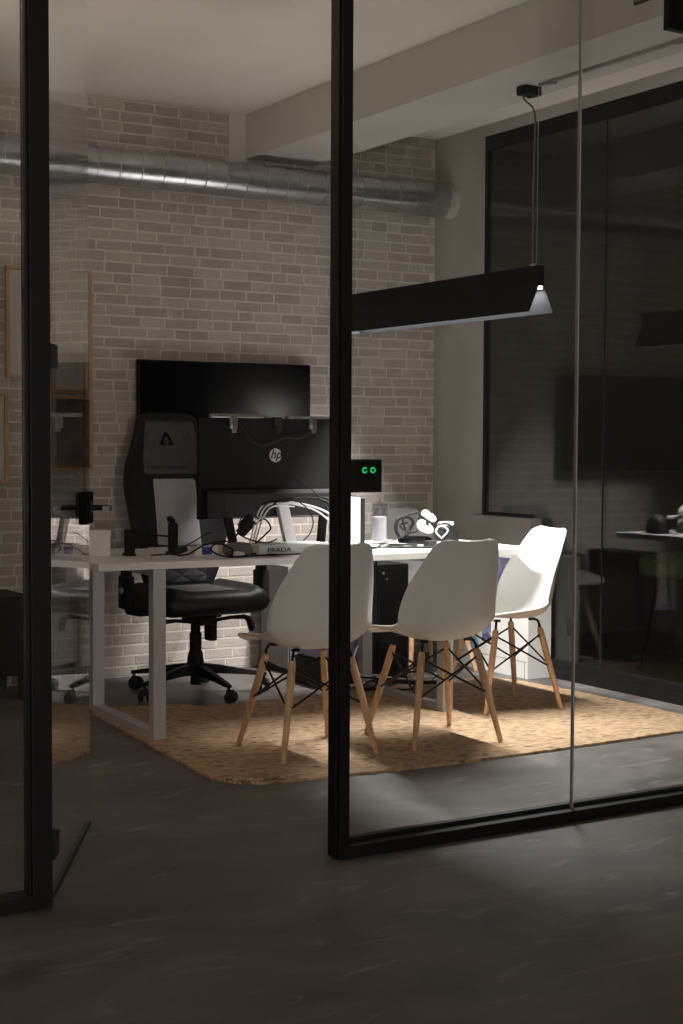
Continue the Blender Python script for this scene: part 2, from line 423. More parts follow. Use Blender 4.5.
# ---- glass partition with its posts and rails
wf = sroot('wall_front', (0, PV0, 0)); D = PV1-PV0
b = bmesh.new()
def post(x0, x1, z0=0.0):
    box(b, x0, x1, 0, D, z0, ZC, 0.002)
    box(b, x0-0.006, x0, D*0.18, D*0.46, z0, ZC, 0.001)
post(2.271, 2.306); obj('post', b, M_black, wf)
b = bmesh.new(); post(1.322, 1.377); obj('post', b, M_black, wf)
b = bmesh.new(); box(b, 4.985, WU-0.002, 0, D, 0, ZC, 0.002); obj('post', b, M_black, wf)
b = bmesh.new(); box(b, 2.306, 4.985, 0, D, 0, 0.038, 0.002); box(b, 2.306, 4.985, D*.62, D, 0.038, 0.052, 0.001); obj('bottom_rail', b, M_black, wf)
b = bmesh.new(); box(b, -2.49, 1.322, 0, D, 0, 0.038, 0.002); obj('bottom_rail', b, M_black, wf)
b = bmesh.new(); box(b, -2.49, 4.985, 0, D, ZC-0.05, ZC-0.001, 0.002); obj('top_rail', b, M_black, wf)
b = bmesh.new(); box(b, 2.306, 3.187, D*.45, D*.45+0.010, 0.038, ZC-0.05); obj('glass_pane', b, M_glass, wf)
b = bmesh.new(); box(b, 3.193, 4.985, D*.45, D*.45+0.010, 0.038, ZC-0.05); obj('glass_pane', b, M_glass, wf)
b = bmesh.new(); box(b, 3.187, 3.193, D*.45-0.001, D*.45+0.011, 0.038, ZC-0.05); obj('glass_joint', b, M_seam, wf)
b = bmesh.new(); box(b, -2.49, 1.316, D*.45, D*.45+0.010, 0.038, ZC-0.05); obj('glass_pane', b, M_glass, wf)

# ---- open glass door (leaf swung into the room)
dx, dy = 1.783-1.402, 4.56-3.865
dl = math.hypot(dx, dy); da = math.atan2(dy, dx)
dr = sroot('door_1', (1.402, 3.865, 0), da)
b = bmesh.new(); box(b, 0.0, dl, -0.005, 0.005, 0.008, 2.62, 0.0008, 1); obj('glass_leaf', b, M_doorglass, dr)
for zz in (0.145, 1.475):
    b = bmesh.new(); box(b, -0.022, 0.055, -0.016, 0.016, zz-0.032, zz+0.032, 0.003)
    tube(b, [(-0.012, 0, zz-0.036), (-0.012, 0, zz+0.036)], 0.009); obj('hinge', b, M_black, dr)
b = bmesh.new(); box(b, dl-0.16, dl+0.004, -0.018, 0.018, 0.985, 1.085, 0.004); obj('lock_case', b, mat('matt_black_metal', (0.006, 0.006, 0.006), 0.95, spec=0.05), dr)
b = bmesh.new(); lathe(b, [(0, -0.02), (0.021, -0.02), (0.021, 0.02), (0, 0.02)], 20, Matrix.Translation((dl-0.06, 0, 1.035)) @ Matrix.Rotation(PI/2, 4, 'X'))
for s in (-1, 1):
    tube(b, [(dl-0.06, s*0.018, 1.035), (dl-0.06, s*0.07, 1.035), (dl-0.075, s*0.078, 1.035), (dl-0.19, s*0.08, 1.035)], 0.0095, 12)
ho = obj('door_handle', b, M_black, dr, smooth=40)
b = bmesh.new()
for s in (-1, 1): box(b, dl-0.192, dl-0.18, s*0.08-0.0105, s*0.08+0.0105, 1.0245, 1.0455, 0.002)
obj('handle_tip', b, M_track, dr)
b = bmesh.new(); box(b, 0, dl, -0.007, 0.007, 0.0, 0.009); obj('door_seal', b, M_rubber, dr)

# ================================================================== RUG
rug = [(2.475, 4.80), (2.44, 4.86), (2.415, 4.93), (2.41, 5.02), (2.425, 5.2), (2.455, 5.6), (2.49, 6.0), (2.52, 6.40), (2.56, 6.47), (2.66, 6.46), (2.90, 6.42), (3.05, 6.285), (3.4, 6.285), (3.9, 6.33),
       (4.40, 6.36), (4.72, 6.35), (4.80, 6.12), (4.835, 5.7), (4.84, 5.3), (4.835, 4.95), (4.78, 4.80), (4.60, 4.735), (4.2, 4.72), (3.8, 4.705), (3.4, 4.70), (3.0, 4.72), (2.7, 4.745), (2.56, 4.765)]
out = []
for i in range(len(rug)):
    a, c = Vector(rug[i]), Vector(rug[(i+1) % len(rug)])
    k = max(2, int((c-a).length/0.025))
    for s in range(k):
        p = a.lerp(c, s/k); out.append((p.x + random.uniform(-.0035, .0035), p.y + random.uniform(-.0035, .0035)))
b = bmesh.new(); prism(b, out, 0.0005, 0.011)
ro = obj('rug', b, M_jute)
tag(ro, 'tan braided jute rug with a turned-up left corner under the desk and chairs', 'rug')
# frayed turned-up corner
b = bmesh.new()
for i in range(34):
    t = i/33; x = 2.44 + 0.20*t; y = 4.87 - 0.105*t + 0.02*t*t
    pp = [(x+random.uniform(-.004, .004)+k*0.006, y + 0.008 - k*0.014, 0.012 + 0.008*math.sin(k*1.0)) for k in range(4)]
    tube(b, pp, 0.004, 5)
obj('frayed_edge', b, M_jute, ro, smooth=180)

# ================================================================== DESK
DA = math.radians(-2.3)
desk = thing('office_desk', 'long white office desk with square metal loop legs on the jute rug', 'desk', (2.262, 5.668, 0.0), DA)
b = bmesh.new(); box(b, 0, 2.18, 0, 0.81, 0.72, 0.75, 0.003); obj('tabletop', b, M_desk, desk)
RZ = 0.0115
for x in (0.237, 1.652):
    for y in (0.004, 0.752):
        b = bmesh.new(); box(b, x, x+0.055, y, y+0.055, RZ, 0.72, 0.003)
        for k in range(1, 4): box(b, x+k*0.0137-0.001, x+k*0.0137+0.001, y-0.0012, y, RZ+0.03, 0.72)
        obj('leg', b, M_deskleg, desk)
    b = bmesh.new(); box(b, x, x+0.055, 0.059, 0.752, RZ, RZ+0.028, 0.002); obj('foot_bar', b, M_deskleg, desk)
    b = bmesh.new(); box(b, x, x+0.055, 0.059, 0.752, 0.69, 0.72, 0.002); obj('top_bar', b, M_deskleg, desk)
b = bmesh.new(); box(b, 0.3, 1.65, 0.60, 0.64, 0.68, 0.72, 0.002); obj('cross_beam', b, M_deskleg, desk)

# ================================================================== SHELL CHAIRS
def make_shell_chair(label, loc, rz, sc):
    t = thing('shell_chair', label, 'chair', loc, rz, 'white shell chairs around the desk')
    # stations: y, z, half width, edge curl
    st = [(0.242, 0.418, 0.165, -0.004), (0.235, 0.434, 0.195, 0.000), (0.205, 0.446, 0.212, 0.004), (0.12, 0.442, 0.224, 0.020), (0.02, 0.430, 0.232, 0.042),
          (-0.08, 0.424, 0.236, 0.062), (-0.150, 0.440, 0.237, 0.080), (-0.192, 0.487, 0.236, 0.092), (-0.212, 0.555, 0.232, 0.092), (-0.226, 0.63, 0.218, 0.076),
          (-0.242, 0.70, 0.196, 0.052), (-0.258, 0.765, 0.172, 0.032), (-0.272, 0.808, 0.152, 0.020), (-0.279, 0.826, 0.128, 0.012), (-0.281, 0.833, 0.095, 0.008)]
    P = catmull(st, 3); N = 24
    b = bmesh.new(); rows = []
    for i, (y, z, w, c) in enumerate(P):
        a, d = P[max(i-1, 0)], P[min(i+1, len(P)-1)]
        ty, tz = d[0]-a[0], d[1]-a[1]; L = math.hypot(ty, tz) or 1
        ny, nz = tz/L, -ty/L       # towards the sitter
        r = []
        for j in range(N+1):
            s = -1 + 2*j/N
            ss = math.sin(s*PI/2)*0.35 + s*0.65
            k = c*(abs(ss)**2.6) + (-0.008)*(1-ss*ss)
            x = w*ss*(1-0.04*abs(ss)**6)
            r.append(b.verts.new((x, y+ny*k, z+nz*k)))
        rows.append(r)
    for r0, r1 in zip(rows, rows[1:]):
        for j in range(N): b.faces.new((r0[j], r0[j+1], r1[j+1], r1[j]))
    o = obj('seat_shell', b, M_shell, t, smooth=180)
    md = o.modifiers.new('t', 'SOLIDIFY'); md.thickness = 0.007; md.offset = 0
    md = o.modifiers.new('b', 'BEVEL'); md.width = 0.002; md.segments = 2; md.limit_method = 'ANGLE'
    # dowel legs
    tops = {}; feet = {}
    for sx in (-1, 1):
        for sy in (-1, 1):
            tp = Vector((sx*0.128, sy*0.118 - 0.01, 0.378)); ft = Vector((sx*0.203, sy*0.203, 0.0))
            tops[(sx, sy)] = tp; feet[(sx, sy)] = ft
            b = bmesh.new(); d = (tp-ft)
            tube(b, [ft, ft+d*0.02, ft+d*0.6, ft+d*0.97, tp], [0.0085, 0.0105, 0.0148, 0.0148, 0.010], 14); obj('leg', b, M_wood, t, smooth=50)
    # black wire bracing: crossed rods on all four sides, brackets to the shell
    b = bmesh.new()
    pt = lambda k, f: feet[k].lerp(tops[k], f)
    ks = [(-1, -1), (1, -1), (1, 1), (-1, 1)]
    for i in range(4):
        A, B = ks[i], ks[(i+1) % 4]
        c0 = Vector((0, 0, 0)); mid = (pt(A, .75)+pt(B, .75))/2; off = Vector((mid.x, mid.y, 0)).normalized()*0.004
        tube(b, [pt(A, 0.93), pt(B, 0.52)], 0.0045, 6); tube(b, [pt(B, 0.93)+off, pt(A, 0.52)+off], 0.0045, 6)
    obj('wire_bracing', b, M_black, t, smooth=60)
    for k in ks:
        b = bmesh.new()
        tp = tops[k]; hz = 0.415
        tube(b, [tp, tp+Vector((0, 0, 0.012)), (tp.x*0.93, tp.y*0.93, hz-0.002), (tp.x*0.80, tp.y*0.80, hz+0.002)], 0.006, 8)
        lathe(b, [(0, 0), (0.017, 0), (0.017, 0.009), (0, 0.009)], 14, Matrix.Translation((tp.x*0.80, tp.y*0.80, hz-0.004)))
        obj('mounting_bracket', b, M_black, t, smooth=50)
    t.scale = (sc, sc, sc)
    return t
c1 = make_shell_chair('white shell chair seen from behind, partly hidden by the black partition post', (2.955, 5.185, 0.0112), math.radians(-2.5), 1.015)
def chair_copy(label, loc, rz, sc):
    c = copy_tree(c1); c.location = loc; c.rotation_euler = (0, 0, rz); c.scale = (sc, sc, sc); c['label'] = label; return c
chair_copy('white shell chair seen from behind, middle of the row right of the post', (3.54, 5.145, 0.0112), math.radians(-4), 1.015)
chair_copy('brightly lit white shell chair facing left at the right end of the desk', (4.252, 5.615, 0.0112), math.radians(84), 1.0)
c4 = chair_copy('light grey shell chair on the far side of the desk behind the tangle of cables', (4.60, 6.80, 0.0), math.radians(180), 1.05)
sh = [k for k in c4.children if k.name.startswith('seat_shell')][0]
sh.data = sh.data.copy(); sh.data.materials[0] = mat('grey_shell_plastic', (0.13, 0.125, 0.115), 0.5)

# ================================================================== GAMING CHAIR (front = +y, turned to face the camera side)
gc = thing('gaming_chair', 'black gaming chair with grey panel backrest on castors behind the desk', 'chair', (3.178, 6.69, 0.0), PI+0.03)
for k in range(5):
    a = math.radians(270 + 72*k) + PI
    ca, sa = math.cos(a), math.sin(a)
    b = bmesh.new()
    Mx = Matrix.Rotation(a, 4, 'Z')
    t_ = bmesh.new()
    sec = [(0.03, 0.034, 0.150, 0.096), (0.12, 0.028, 0.138, 0.098), (0.25, 0.021, 0.112, 0.088), (0.335, 0.017, 0.096, 0.078), (0.358, 0.012, 0.092, 0.078)]
    rr = []
    for x, w, z1, z0 in sec:
        rr.append([t_.verts.new((x, -w, z0)), t_.verts.new((x, w, z0)), t_.verts.new((x, w*0.55, z1)), t_.verts.new((x, -w*0.55, z1))])
    for p, q in zip(rr, rr[1:]):
        for j in range(4): t_.faces.new((p[j], p[(j+1) % 4], q[(j+1) % 4], q[j]))
    t_.faces.new(rr[0]); t_.faces.new(rr[-1])
    bmesh.ops.transform(t_, matrix=Mx, verts=t_.verts); merge(b, t_)
    arm = obj('base_arm', b, M_blackmat, gc, smooth=30)
    b = bmesh.new(); rot = Matrix.Translation((0.345*ca, 0.345*sa, 0)) @ Matrix.Rotation(a + 0.9 + k*0.7, 4, 'Z')
    for s in (-1, 1):
        lathe(b, [(0, s*0.010), (0.012, s*0.010), (0.027, s*0.012), (0.030, s*0.016), (0.030, s*0.026), (0.022, s*0.029), (0.021, s*0.027), (0.008, s*0.027), (0, s*0.027)], 20,
              rot @ Matrix.Translation((0.012, 0, 0.0305)) @ Matrix.Rotation(PI/2, 4, 'X'))
    tube(b, [rot @ Vector((0, 0, 0.03)), rot @ Vector((0, 0, 0.085))], 0.008, 8)
    t_ = bmesh.new(); box(t_, -0.012, 0.026, -0.010, 0.010, 0.03, 0.066, 0.004, M=rot); merge(b, t_)
    obj('castor', b, M_rubber, gc, smooth=40)
b = bmesh.new()
lathe(b, [(0, 0.045), (0.026, 0.045), (0.026, 0.09), (0.044, 0.095), (0.042, 0.155), (0.036, 0.20), (0.030, 0.215), (0.030, 0.30), (0.024, 0.305), (0.024, 0.40), (0, 0.40)], 24)
obj('gas_lift', b, M_blackmat, gc, smooth=40)
b = bmesh.new(); box(b, -0.085, 0.085, -0.12, 0.12, 0.385, 0.43, 0.012); box(b, -0.05, 0.05, -0.06, 0.14, 0.35, 0.39, 0.012)
box(b, -0.075, -0.035, 0.02, 0.09, 0.265, 0.36, 0.012)
obj('tilt_mechanism', b, M_blackmat, gc)
for s in (-1, 1):
    b = bmesh.new()
    tube(b, [(s*0.06, 0.07, 0.365), (s*0.15, 0.09, 0.378), (s*0.22, 0.10, 0.378), (s*0.247, 0.10, 0.365), (s*0.26, 0.10, 0.325), (s*0.262, 0.10, 0.305)], [0.009, 0.009, 0.012, 0.018, 0.019, 0.012], 10)
    obj('lever', b, M_blackmat, gc, smooth=180)
# seat cushion
b = bmesh.new()
N = 28; M_ = 20; grid = {}
def seat_pt(u, v, top):
    x = 0.28*math.copysign(abs(u)**0.95, u); y = -0.22 + 0.50*v
    rc = max(0, abs(u)-0.80)/0.20
    side = math.sqrt(max(0, 1-rc*rc))
    fr = max(0, v-0.84)/0.16; bk = max(0, 0.08-v)/0.08
    f2 = math.sqrt(max(0, 1-fr*fr))*math.sqrt(max(0, 1-bk*bk))
    e = side*f2
    wing = 0.028*math.exp(-((abs(u)-0.82)/0.16)**2)*(0.5+0.5*min(1, (1-v)*3))
    zc = 0.470
    return Vector((x, y, zc + (0.052+wing)*e if top else zc - 0.075*e*(1-0.2*v)))
for top in (1, 0):
    vs = [[b.verts.new(seat_pt(-1+2*i/N, j/M_, top)) for i in range(N+1)] for j in range(M_+1)]
    for j in range(M_):
        for i in range(N): b.faces.new((vs[j][i], vs[j][i+1], vs[j+1][i+1], vs[j+1][i]))
bmesh.ops.remove_doubles(b, verts=b.verts, dist=0.0005)
obj('seat_cushion', b, M_leather, gc, smooth=180)
b = bmesh.new()
box(b, -0.13, 0.13, -0.14, 0.20, 0.522, 0.5265, 0.002); obj('seat_panel', b, M_fabric, gc)
# backrest (reclined slightly, wings at the sides)
bs = [(0.50, -0.205, 0.17, 0.05, 0.02), (0.56, -0.215, 0.20, 0.06, 0.04), (0.68, -0.232, 0.235, 0.065, 0.07), (0.80, -0.252, 0.262, 0.065, 0.09), (0.92, -0.272, 0.282, 0.062, 0.10), (1.02, -0.29, 0.288, 0.060, 0.09),
      (1.12, -0.305, 0.265, 0.055, 0.065), (1.20, -0.318, 0.225, 0.052, 0.04), (1.28, -0.33, 0.190, 0.050, 0.025), (1.34, -0.338, 0.172, 0.046, 0.018), (1.375, -0.343, 0.150, 0.034, 0.010), (1.390, -0.345, 0.11, 0.014, 0.006)]
BP = catmull(bs, 4); NR = 36
b = bmesh.new(); rings = []
for z, y, w, th, wg in BP:
    r = []
    for j in range(NR):
        a = 2*PI*j/NR; ca, sa = math.cos(a), math.sin(a)
        x = w*math.copysign(abs(ca)**0.6, ca); q = th*math.copysign(abs(sa)**0.7, sa)
        r.append(b.verts.new((x, y+q+wg*(abs(x)/w)**4, z)))
    rings.append(r)
for p, q in zip(rings, rings[1:]):
    for j in range(NR): b.faces.new((p[j], p[(j+1) % NR], q[(j+1) % NR], q[j]))
b.faces.new(rings[0]); b.faces.new(rings[-1])
back = obj('backrest', b, M_leather, gc, smooth=60)
def back_panel(name, z0, z1, m, wfun, lift):
    b = bmesh.new(); rows = []
    P = [p for p in BP if z0-0.02 <= p[0] <= z1+0.02]
    for i in range(17):
        z = z0 + (z1-z0)*i/16
        lo = max([p for p in BP if p[0] <= z], key=lambda p: p[0]); hi = min([p for p in BP if p[0] >= z], key=lambda p: p[0])
        t = 0 if hi[0] == lo[0] else (z-lo[0])/(hi[0]-lo[0])
        y, w, th, wg = [lo[k]+(hi[k]-lo[k])*t for k in (1, 2, 3, 4)]
        r = []
        for j in range(15):
            s = -1+2*j/14; x = s*wfun(z)
            ca = min(0.999, (abs(x)/w)**(1/0.6)); sa = math.sqrt(1-ca*ca)
            edge = 0 if (abs(s) > 0.999 or i in (0, 16)) else 1
            r.append(b.verts.new((x, y + th*sa**0.7 + wg*(abs(x)/w)**4 + lift*edge - (1-edge)*0.004, z)))
        rows.append(r)
    for p, q in zip(rows, rows[1:]):
        for j in range(14): b.faces.new((p[j], p[j+1], q[j+1], q[j]))
    return obj(name, b, m, back, smooth=180)
back_panel('headrest_panel', 1.075, 1.355, M_fabric, lambda z: 0.175 - max(0, z-1.15)*0.17, 0.006)
back_panel('lower_quilted_panel', 0.53, 0.70, M_quiltblack, lambda z: 0.15, 0.005)
back_panel('lumbar_panel', 0.715, 1.065, M_quilt, lambda z: 0.125 + max(0, 0.9-z)*0.02, 0.007)
# emblem and lettering on the headrest
def yb(z): return -0.338 + (1.34-z)*0.16
Mf = lambda x, z, d: face_mat((x, yb(z)+0.052+d, z), (-1, 0, 0), (0, -0.15, 1))
b = bmesh.new()
ML = Mf(0.035, 1.255, 0.018)
for a0, a1 in (((-0.032, -0.026), (-0.004, 0.032)), ((0.032, -0.026), (0.004, 0.032))):
    p0, p1 = Vector(a0), Vector(a1); d = (p1-p0).normalized(); nn = Vector((-d.y, d.x))*0.0065
    prism(b, [tuple(p0-nn), tuple(p1-nn), tuple(p1+nn), tuple(p0+nn)], 0, 0.002, M=ML)
prism(b, [(-0.030, -0.030), (-0.008, -0.030), (-0.012, -0.016), (-0.024, -0.016)], 0, 0.002, M=ML)
prism(b, [(0.030, -0.030), (0.008, -0.030), (0.012, -0.016), (0.024, -0.016)], 0, 0.002, M=ML)
prism(b, [(-0.008, 0.028), (0.008, 0.028), (0.003, 0.038), (-0.003, 0.038)], 0, 0.002, M=ML)
obj('emblem', b, M_ink, back)
text('lettering', 'BACKFORCE ONE', 0.022, M_ink, back, Mf(0.035, 1.115, 0.022), stretch=1.1)
# armrests
for s in (-1, 1):
    b = bmesh.new()
    tube(b, [(s*0.12, 0.0, 0.415), (s*0.30, 0.0, 0.415), (s*0.36, 0.0, 0.43), (s*0.372, 0.0, 0.47)], [0.016, 0.017, 0.02, 0.022], 10)
    box(b, s*0.372-0.022, s*0.372+0.022, -0.05, 0.05, 0.44, 0.60, 0.012); box(b, s*0.372-0.015, s*0.372+0.015, -0.035, 0.035, 0.58, 0.705, 0.006)
    ar = obj('armrest', b, M_blackmat, gc, smooth=40)
    b = bmesh.new(); box(b, s*0.372-0.045, s*0.372+0.045, -0.13, 0.13, 0.700, 0.725, 0.011, 3); obj('arm_pad', b, M_leather, ar)
    b = bmesh.new(); lathe(b, [(0, 0), (0.016, 0), (0.014, 0.010), (0, 0.012)], 14, Matrix.Translation((s*0.394, 0.0, 0.53)) @ Matrix.Rotation(s*PI/2, 4, 'Y')); obj('adjuster_knob', b, M_chrome, ar)

# ================================================================== TELEVISION
tv = thing('television', 'large black flat television mounted on the white brick wall', 'television', (3.627, 7.25, 1.372))
b = bmesh.new(); box(b, -0.514, 0.514, -0.012, 0.022, -0.30, 0.30, 0.005); box(b, -0.3, 0.3, 0.022, 0.045, -0.2, 0.16, 0.01); obj('housing', b, M_blackmat, tv)
b = bmesh.new(); box(b, -0.505, 0.505, -0.0135, -0.011, -0.285, 0.291); obj('screen', b, M_blackgloss, tv)
b = bmesh.new(); box(b, -0.12, 0.12, 0.045, 0.079, -0.10, 0.10, 0.003); obj('wall_bracket', b, M_darkgrey, tv)

# ================================================================== MONITOR (back towards the camera)
mo = thing('monitor', 'black computer monitor seen from the back on the desk, round grey emblem', 'monitor', (3.352, 6.19, 0.75))
b = bmesh.new(); box(b, -0.40, 0.40, -0.012, 0.016, 0.140, 0.605, 0.005); obj('display_panel', b, M_blackmat, mo)
b = bmesh.new(); prism(b, [(-0.012, 0.142), (-0.040, 0.150), (-0.040, 0.255), (-0.034, 0.272), (-0.012, 0.274)], -0.37, 0.395, 0.002, M=Matrix(((0, 0, 1, 0), (1, 0, 0, 0), (0, 1, 0, 0), (0, 0, 0, 1))))
for x in (-0.28, -0.12, 0.20): box(b, x-0.001, x+0.001, -0.0412, -0.0395, 0.155, 0.255)
obj('rear_housing', b, M_darkgrey, mo)
b = bmesh.new(); lathe(b, [(0, 0), (0.032, 0), (0.032, 0.0015), (0, 0.0015)], 36, face_mat((-0.005, -0.0122, 0.433), (1, 0, 0), (0, 0, 1))); em = obj('emblem', b, mat('emblem_silver', (0.36, 0.34, 0.32), 0.45), mo)
text('emblem_letters', 'hp', 0.058, M_blackmat, em, face_mat((-0.004, -0.0139, 0.437), (1, 0, 0), (0, 0, 1)), shear=0.28, bold=0.0008)
b = bmesh.new(); box(b, -0.027, 0.027, -0.022, 0.012, 0.0, 0.20, 0.004, M=Matrix.Translation((0.035, -0.085, 0.012)) @ Matrix.Rotation(-0.18, 4, 'Y') @ Matrix.Rotation(-0.12, 4, 'X')); obj('stand_column', b, mat('satin_silver', (0.62, 0.62, 0.64), 0.35, 0.45), mo)
for s in (-1, 1):
    b = bmesh.new(); box(b, -0.02, 0.02, -0.01, 0.01, 0.0, 0.155, 0.004, M=Matrix.Translation((s*0.23+0.0, -0.03, 0.002)) @ Matrix.Rotation(-0.22 if s < 0 else 0.10, 4, 'Y')); obj('stand_leg', b, M_blackmat, mo)
b = bmesh.new(); box(b, -0.14, 0.16, -0.10, 0.12, 0.0, 0.012, 0.004); obj('stand_base', b, M_blackmat, mo)
# light bar clipped on top of the monitor
lb = thing('monitor_light_bar', 'slim silver bar with metal clips along the top edge of the monitor', 'light bar', (3.352, 6.19, 1.3555))
b = bmesh.new(); box(b, -0.345, -0.075, -0.028, -0.002, 0.0, 0.018, 0.005); box(b, 0.06, 0.375, -0.028, -0.002, -0.001, 0.012, 0.005); obj('bar', b, M_chrome, lb)
for x in (-0.23, 0.0, 0.19):
    b = bmesh.new(); box(b, x-0.02, x+0.02, -0.030, -0.018, -0.05, 0.006, 0.004); box(b, x-0.012, x+0.012, -0.036, -0.029, -0.068, -0.03, 0.003); obj('clip', b, M_chrome if x else M_darkgrey, lb)
b = bmesh.new(); tube(b, catmull([(-0.19, -0.032, -0.045), (-0.15, -0.03, -0.095), (-0.09, -0.03, -0.128), (-0.02, -0.03, -0.11), (0.05, -0.03, -0.088), (0.11, -0.03, -0.092), (0.17, -0.032, -0.068), (0.19, -0.03, -0.05)], 6), 0.0035, 6); obj('lead', b, M_darkgrey, lb, smooth=180)

# ================================================================== DESK ITEMS
ZT = 0.7505
def dk(x, y, z=0.0): return (x, y, ZT+z)
# printed carton
pb = thing('carton', 'long pale carton with black lettering lying on the desk under the monitor', 'box', dk(3.03, 5.735), DA)
b = bmesh.new(); box(b, 0.0, 0.345, 0.0, 0.16, 0.0, 0.048, 0.002); box(b, 0.0, 0.345, -0.0006, 0.0, 0.038, 0.0395); obj('body', b, M_card, pb)
text('lettering', 'PRADA', 0.027, M_ink, pb, face_mat((0.095, -0.0012, 0.024), (1, 0, 0), (0, 0, 1)), stretch=1.35)
text('small_lettering', 'MILANO', 0.009, M_inkgrey, pb, face_mat((0.215, -0.0012, 0.029), (1, 0, 0), (0, 0, 1)), stretch=1.6)
# grey pouch
b = bmesh.new(); bmesh.ops.create_icosphere(b, subdivisions=4, radius=1)
for v in b.verts:
    x, y, z = v.co
    v.co = Vector((math.copysign(abs(x)**0.6, x)*0.062, math.copysign(abs(y)**0.7, y)*0.05, math.copysign(abs(z)**0.7, z)*0.028 + 0.028 + 0.004*math.sin(x*7+y*5)))
po = obj('pouch', b, M_pouch, smooth=180); po.location = dk(2.955, 5.80); tag(po, 'crumpled grey-brown fabric pouch beside the pale carton on the desk', 'pouch')
# blue labelled packet with white plug
bp_ = thing('small_packet', 'small packet with a dark blue label left of the grey pouch on the desk', 'packet', dk(2.835, 5.85), 0.1)
b = bmesh.new(); box(b, -0.045, 0.045, -0.02, 0.02, 0, 0.048, 0.006); obj('body', b, M_white, bp_)
b = bmesh.new(); box(b, -0.040, 0.012, -0.0212, -0.0195, 0.008, 0.042); obj('label', b, M_blue, bp_)
b = bmesh.new(); box(b, -0.016, 0.016, -0.014, 0.014, 0, 0.024, 0.005); tube(b, [(0.016, 0, 0.012), (0.03, 0, 0.012)], 0.006, 8)
pl = obj('power_plug', b, M_white); pl.location = dk(2.925, 5.735); tag(pl, 'small white power plug lying on the desk in front of the grey pouch', 'plug')
# charger brick hanging in the cable bundle
b = bmesh.new(); box(b, -0.042, 0.042, -0.022, 0.022, -0.018, 0.018, 0.006, M=Matrix.Rotation(-0.75, 4, 'Y'))
box(b, -0.020, 0.05, -0.018, 0.018, 0.005, 0.034, 0.006, M=Matrix.Rotation(-0.75, 4, 'Y'))
ch = obj('power_adapter', b, M_blackmat); ch.location = (3.065, 5.93, 0.865); tag(ch, 'black power adapter held up in the cable bundle below the monitor', 'adapter')

def cable(name, pts, r, m, label, sub=8, group=None):
    b = bmesh.new(); tube(b, catmull(pts, sub), r, 7); o = obj(name, b, m, smooth=180); tag(o, label, 'cable', group); return o
G = 'cables looping over the desk below the monitor'
cable('cable', [(3.06, 5.93, 0.88), (3.00, 5.90, 0.83), (2.97, 5.86, 0.80), (2.90, 5.82, 0.815), (2.80, 5.81, 0.80), (2.74, 5.83, 0.765), (2.70, 5.86, 0.756)], 0.0038, M_blackmat, 'thin black cable running left from the power adapter over the desk', group=G)
arc = 'pale cable arching from the carton over the silver stand column, one of a bundle'
for k, (dx_, dz) in enumerate(((0, 0), (0.012, -0.012), (-0.014, 0.008))):
    arc = ('middle one of three pale cables arching from the carton to the silver stand column', 'innermost and lowest of three pale cables arching to the silver stand column', 'outermost and highest of three pale cables arching to the silver stand column')[k]
    cable('cable', [(2.99+dx_, 5.80, 0.757+k*0.002), (3.06+dx_, 5.86, 0.80), (3.13+dx_, 5.93, 0.90+dz), (3.20+dx_, 5.98, 0.958+dz), (3.28, 6.0, 0.968+dz), (3.36, 6.02, 0.960+dz)], 0.0038, M_cablew, arc, group=G)
cable('cable', [(3.30, 6.02, 0.965), (3.40, 6.02, 0.960), (3.50, 6.0, 0.930), (3.55, 5.95, 0.885), (3.58, 5.92, 0.85), (3.60, 5.89, 0.80), (3.60, 5.87, 0.757)], 0.0050, M_cablew, 'thick white cable arching right from the silver column down behind the post', group=G)
cable('cable', [(3.34, 6.0, 0.962), (3.44, 5.98, 0.935), (3.50, 5.95, 0.89), (3.54, 5.92, 0.84), (3.53, 5.905, 0.757)], 0.0042, M_cablew, 'thin white cable bending down to the right end of the pale carton', group=G)
cable('cable', [(3.0, 5.80, 0.76), (3.10, 5.70, 0.757), (3.04, 5.70, 0.757), (2.93, 5.70, 0.756), (2.85, 5.71, 0.757), (2.80, 5.74, 0.785), (2.84, 5.76, 0.81), (2.90, 5.74, 0.785), (2.88, 5.70, 0.757), (2.95, 5.705, 0.757)], 0.0038, M_blackmat, 'black cable coiled round the blue labelled packet', group=G)
cable('cable', [(3.10, 5.93, 0.87), (3.16, 5.94, 0.90), (3.19, 5.93, 0.86), (3.15, 5.91, 0.83), (3.08, 5.86, 0.80), (3.05, 5.80, 0.807)], 0.0040, M_blackmat, 'black cable curling down from the power adapter to the pouch', group=G)
cable('cable', [(3.16, 5.95, 0.965), (3.22, 5.98, 0.975), (3.30, 6.0, 0.975), (3.40, 6.04, 0.985), (3.48, 6.05, 0.985), (3.55, 6.03, 0.96), (3.57, 5.99, 0.90)], 0.0055, M_blackmat, 'thick black cable lying across the top of the cable bundle', group=G)
cable('cable', [(3.40, 6.12, 1.09), (3.44, 6.10, 1.06), (3.48, 6.08, 1.03), (3.52, 6.05, 0.98), (3.54, 6.0, 0.92), (3.55, 5.95, 0.86)], 0.003, M_blackmat, 'thin black cable hanging down the back of the monitor beside the emblem', group=G)
cable('cable', [(3.06, 5.726, 0.757), (3.12, 5.718, 0.755), (3.18, 5.716, 0.755), (3.22, 5.716, 0.757), (3.28, 5.716, 0.768), (3.36, 5.714, 0.757), (3.40, 5.716, 0.775), (3.42, 5.70, 0.756)], 0.0028, M_blackmat, 'thin black cable lying along the front of the pale carton', group=G)
cable('cable', [(3.22, 5.99, 0.955), (3.30, 5.97, 0.99), (3.38, 5.96, 0.955), (3.42, 5.95, 0.89), (3.40, 5.94, 0.83), (3.36, 5.93, 0.80)], 0.003, M_blackmat, 'thin black cable crossing in front of the silver stand column', group=G)
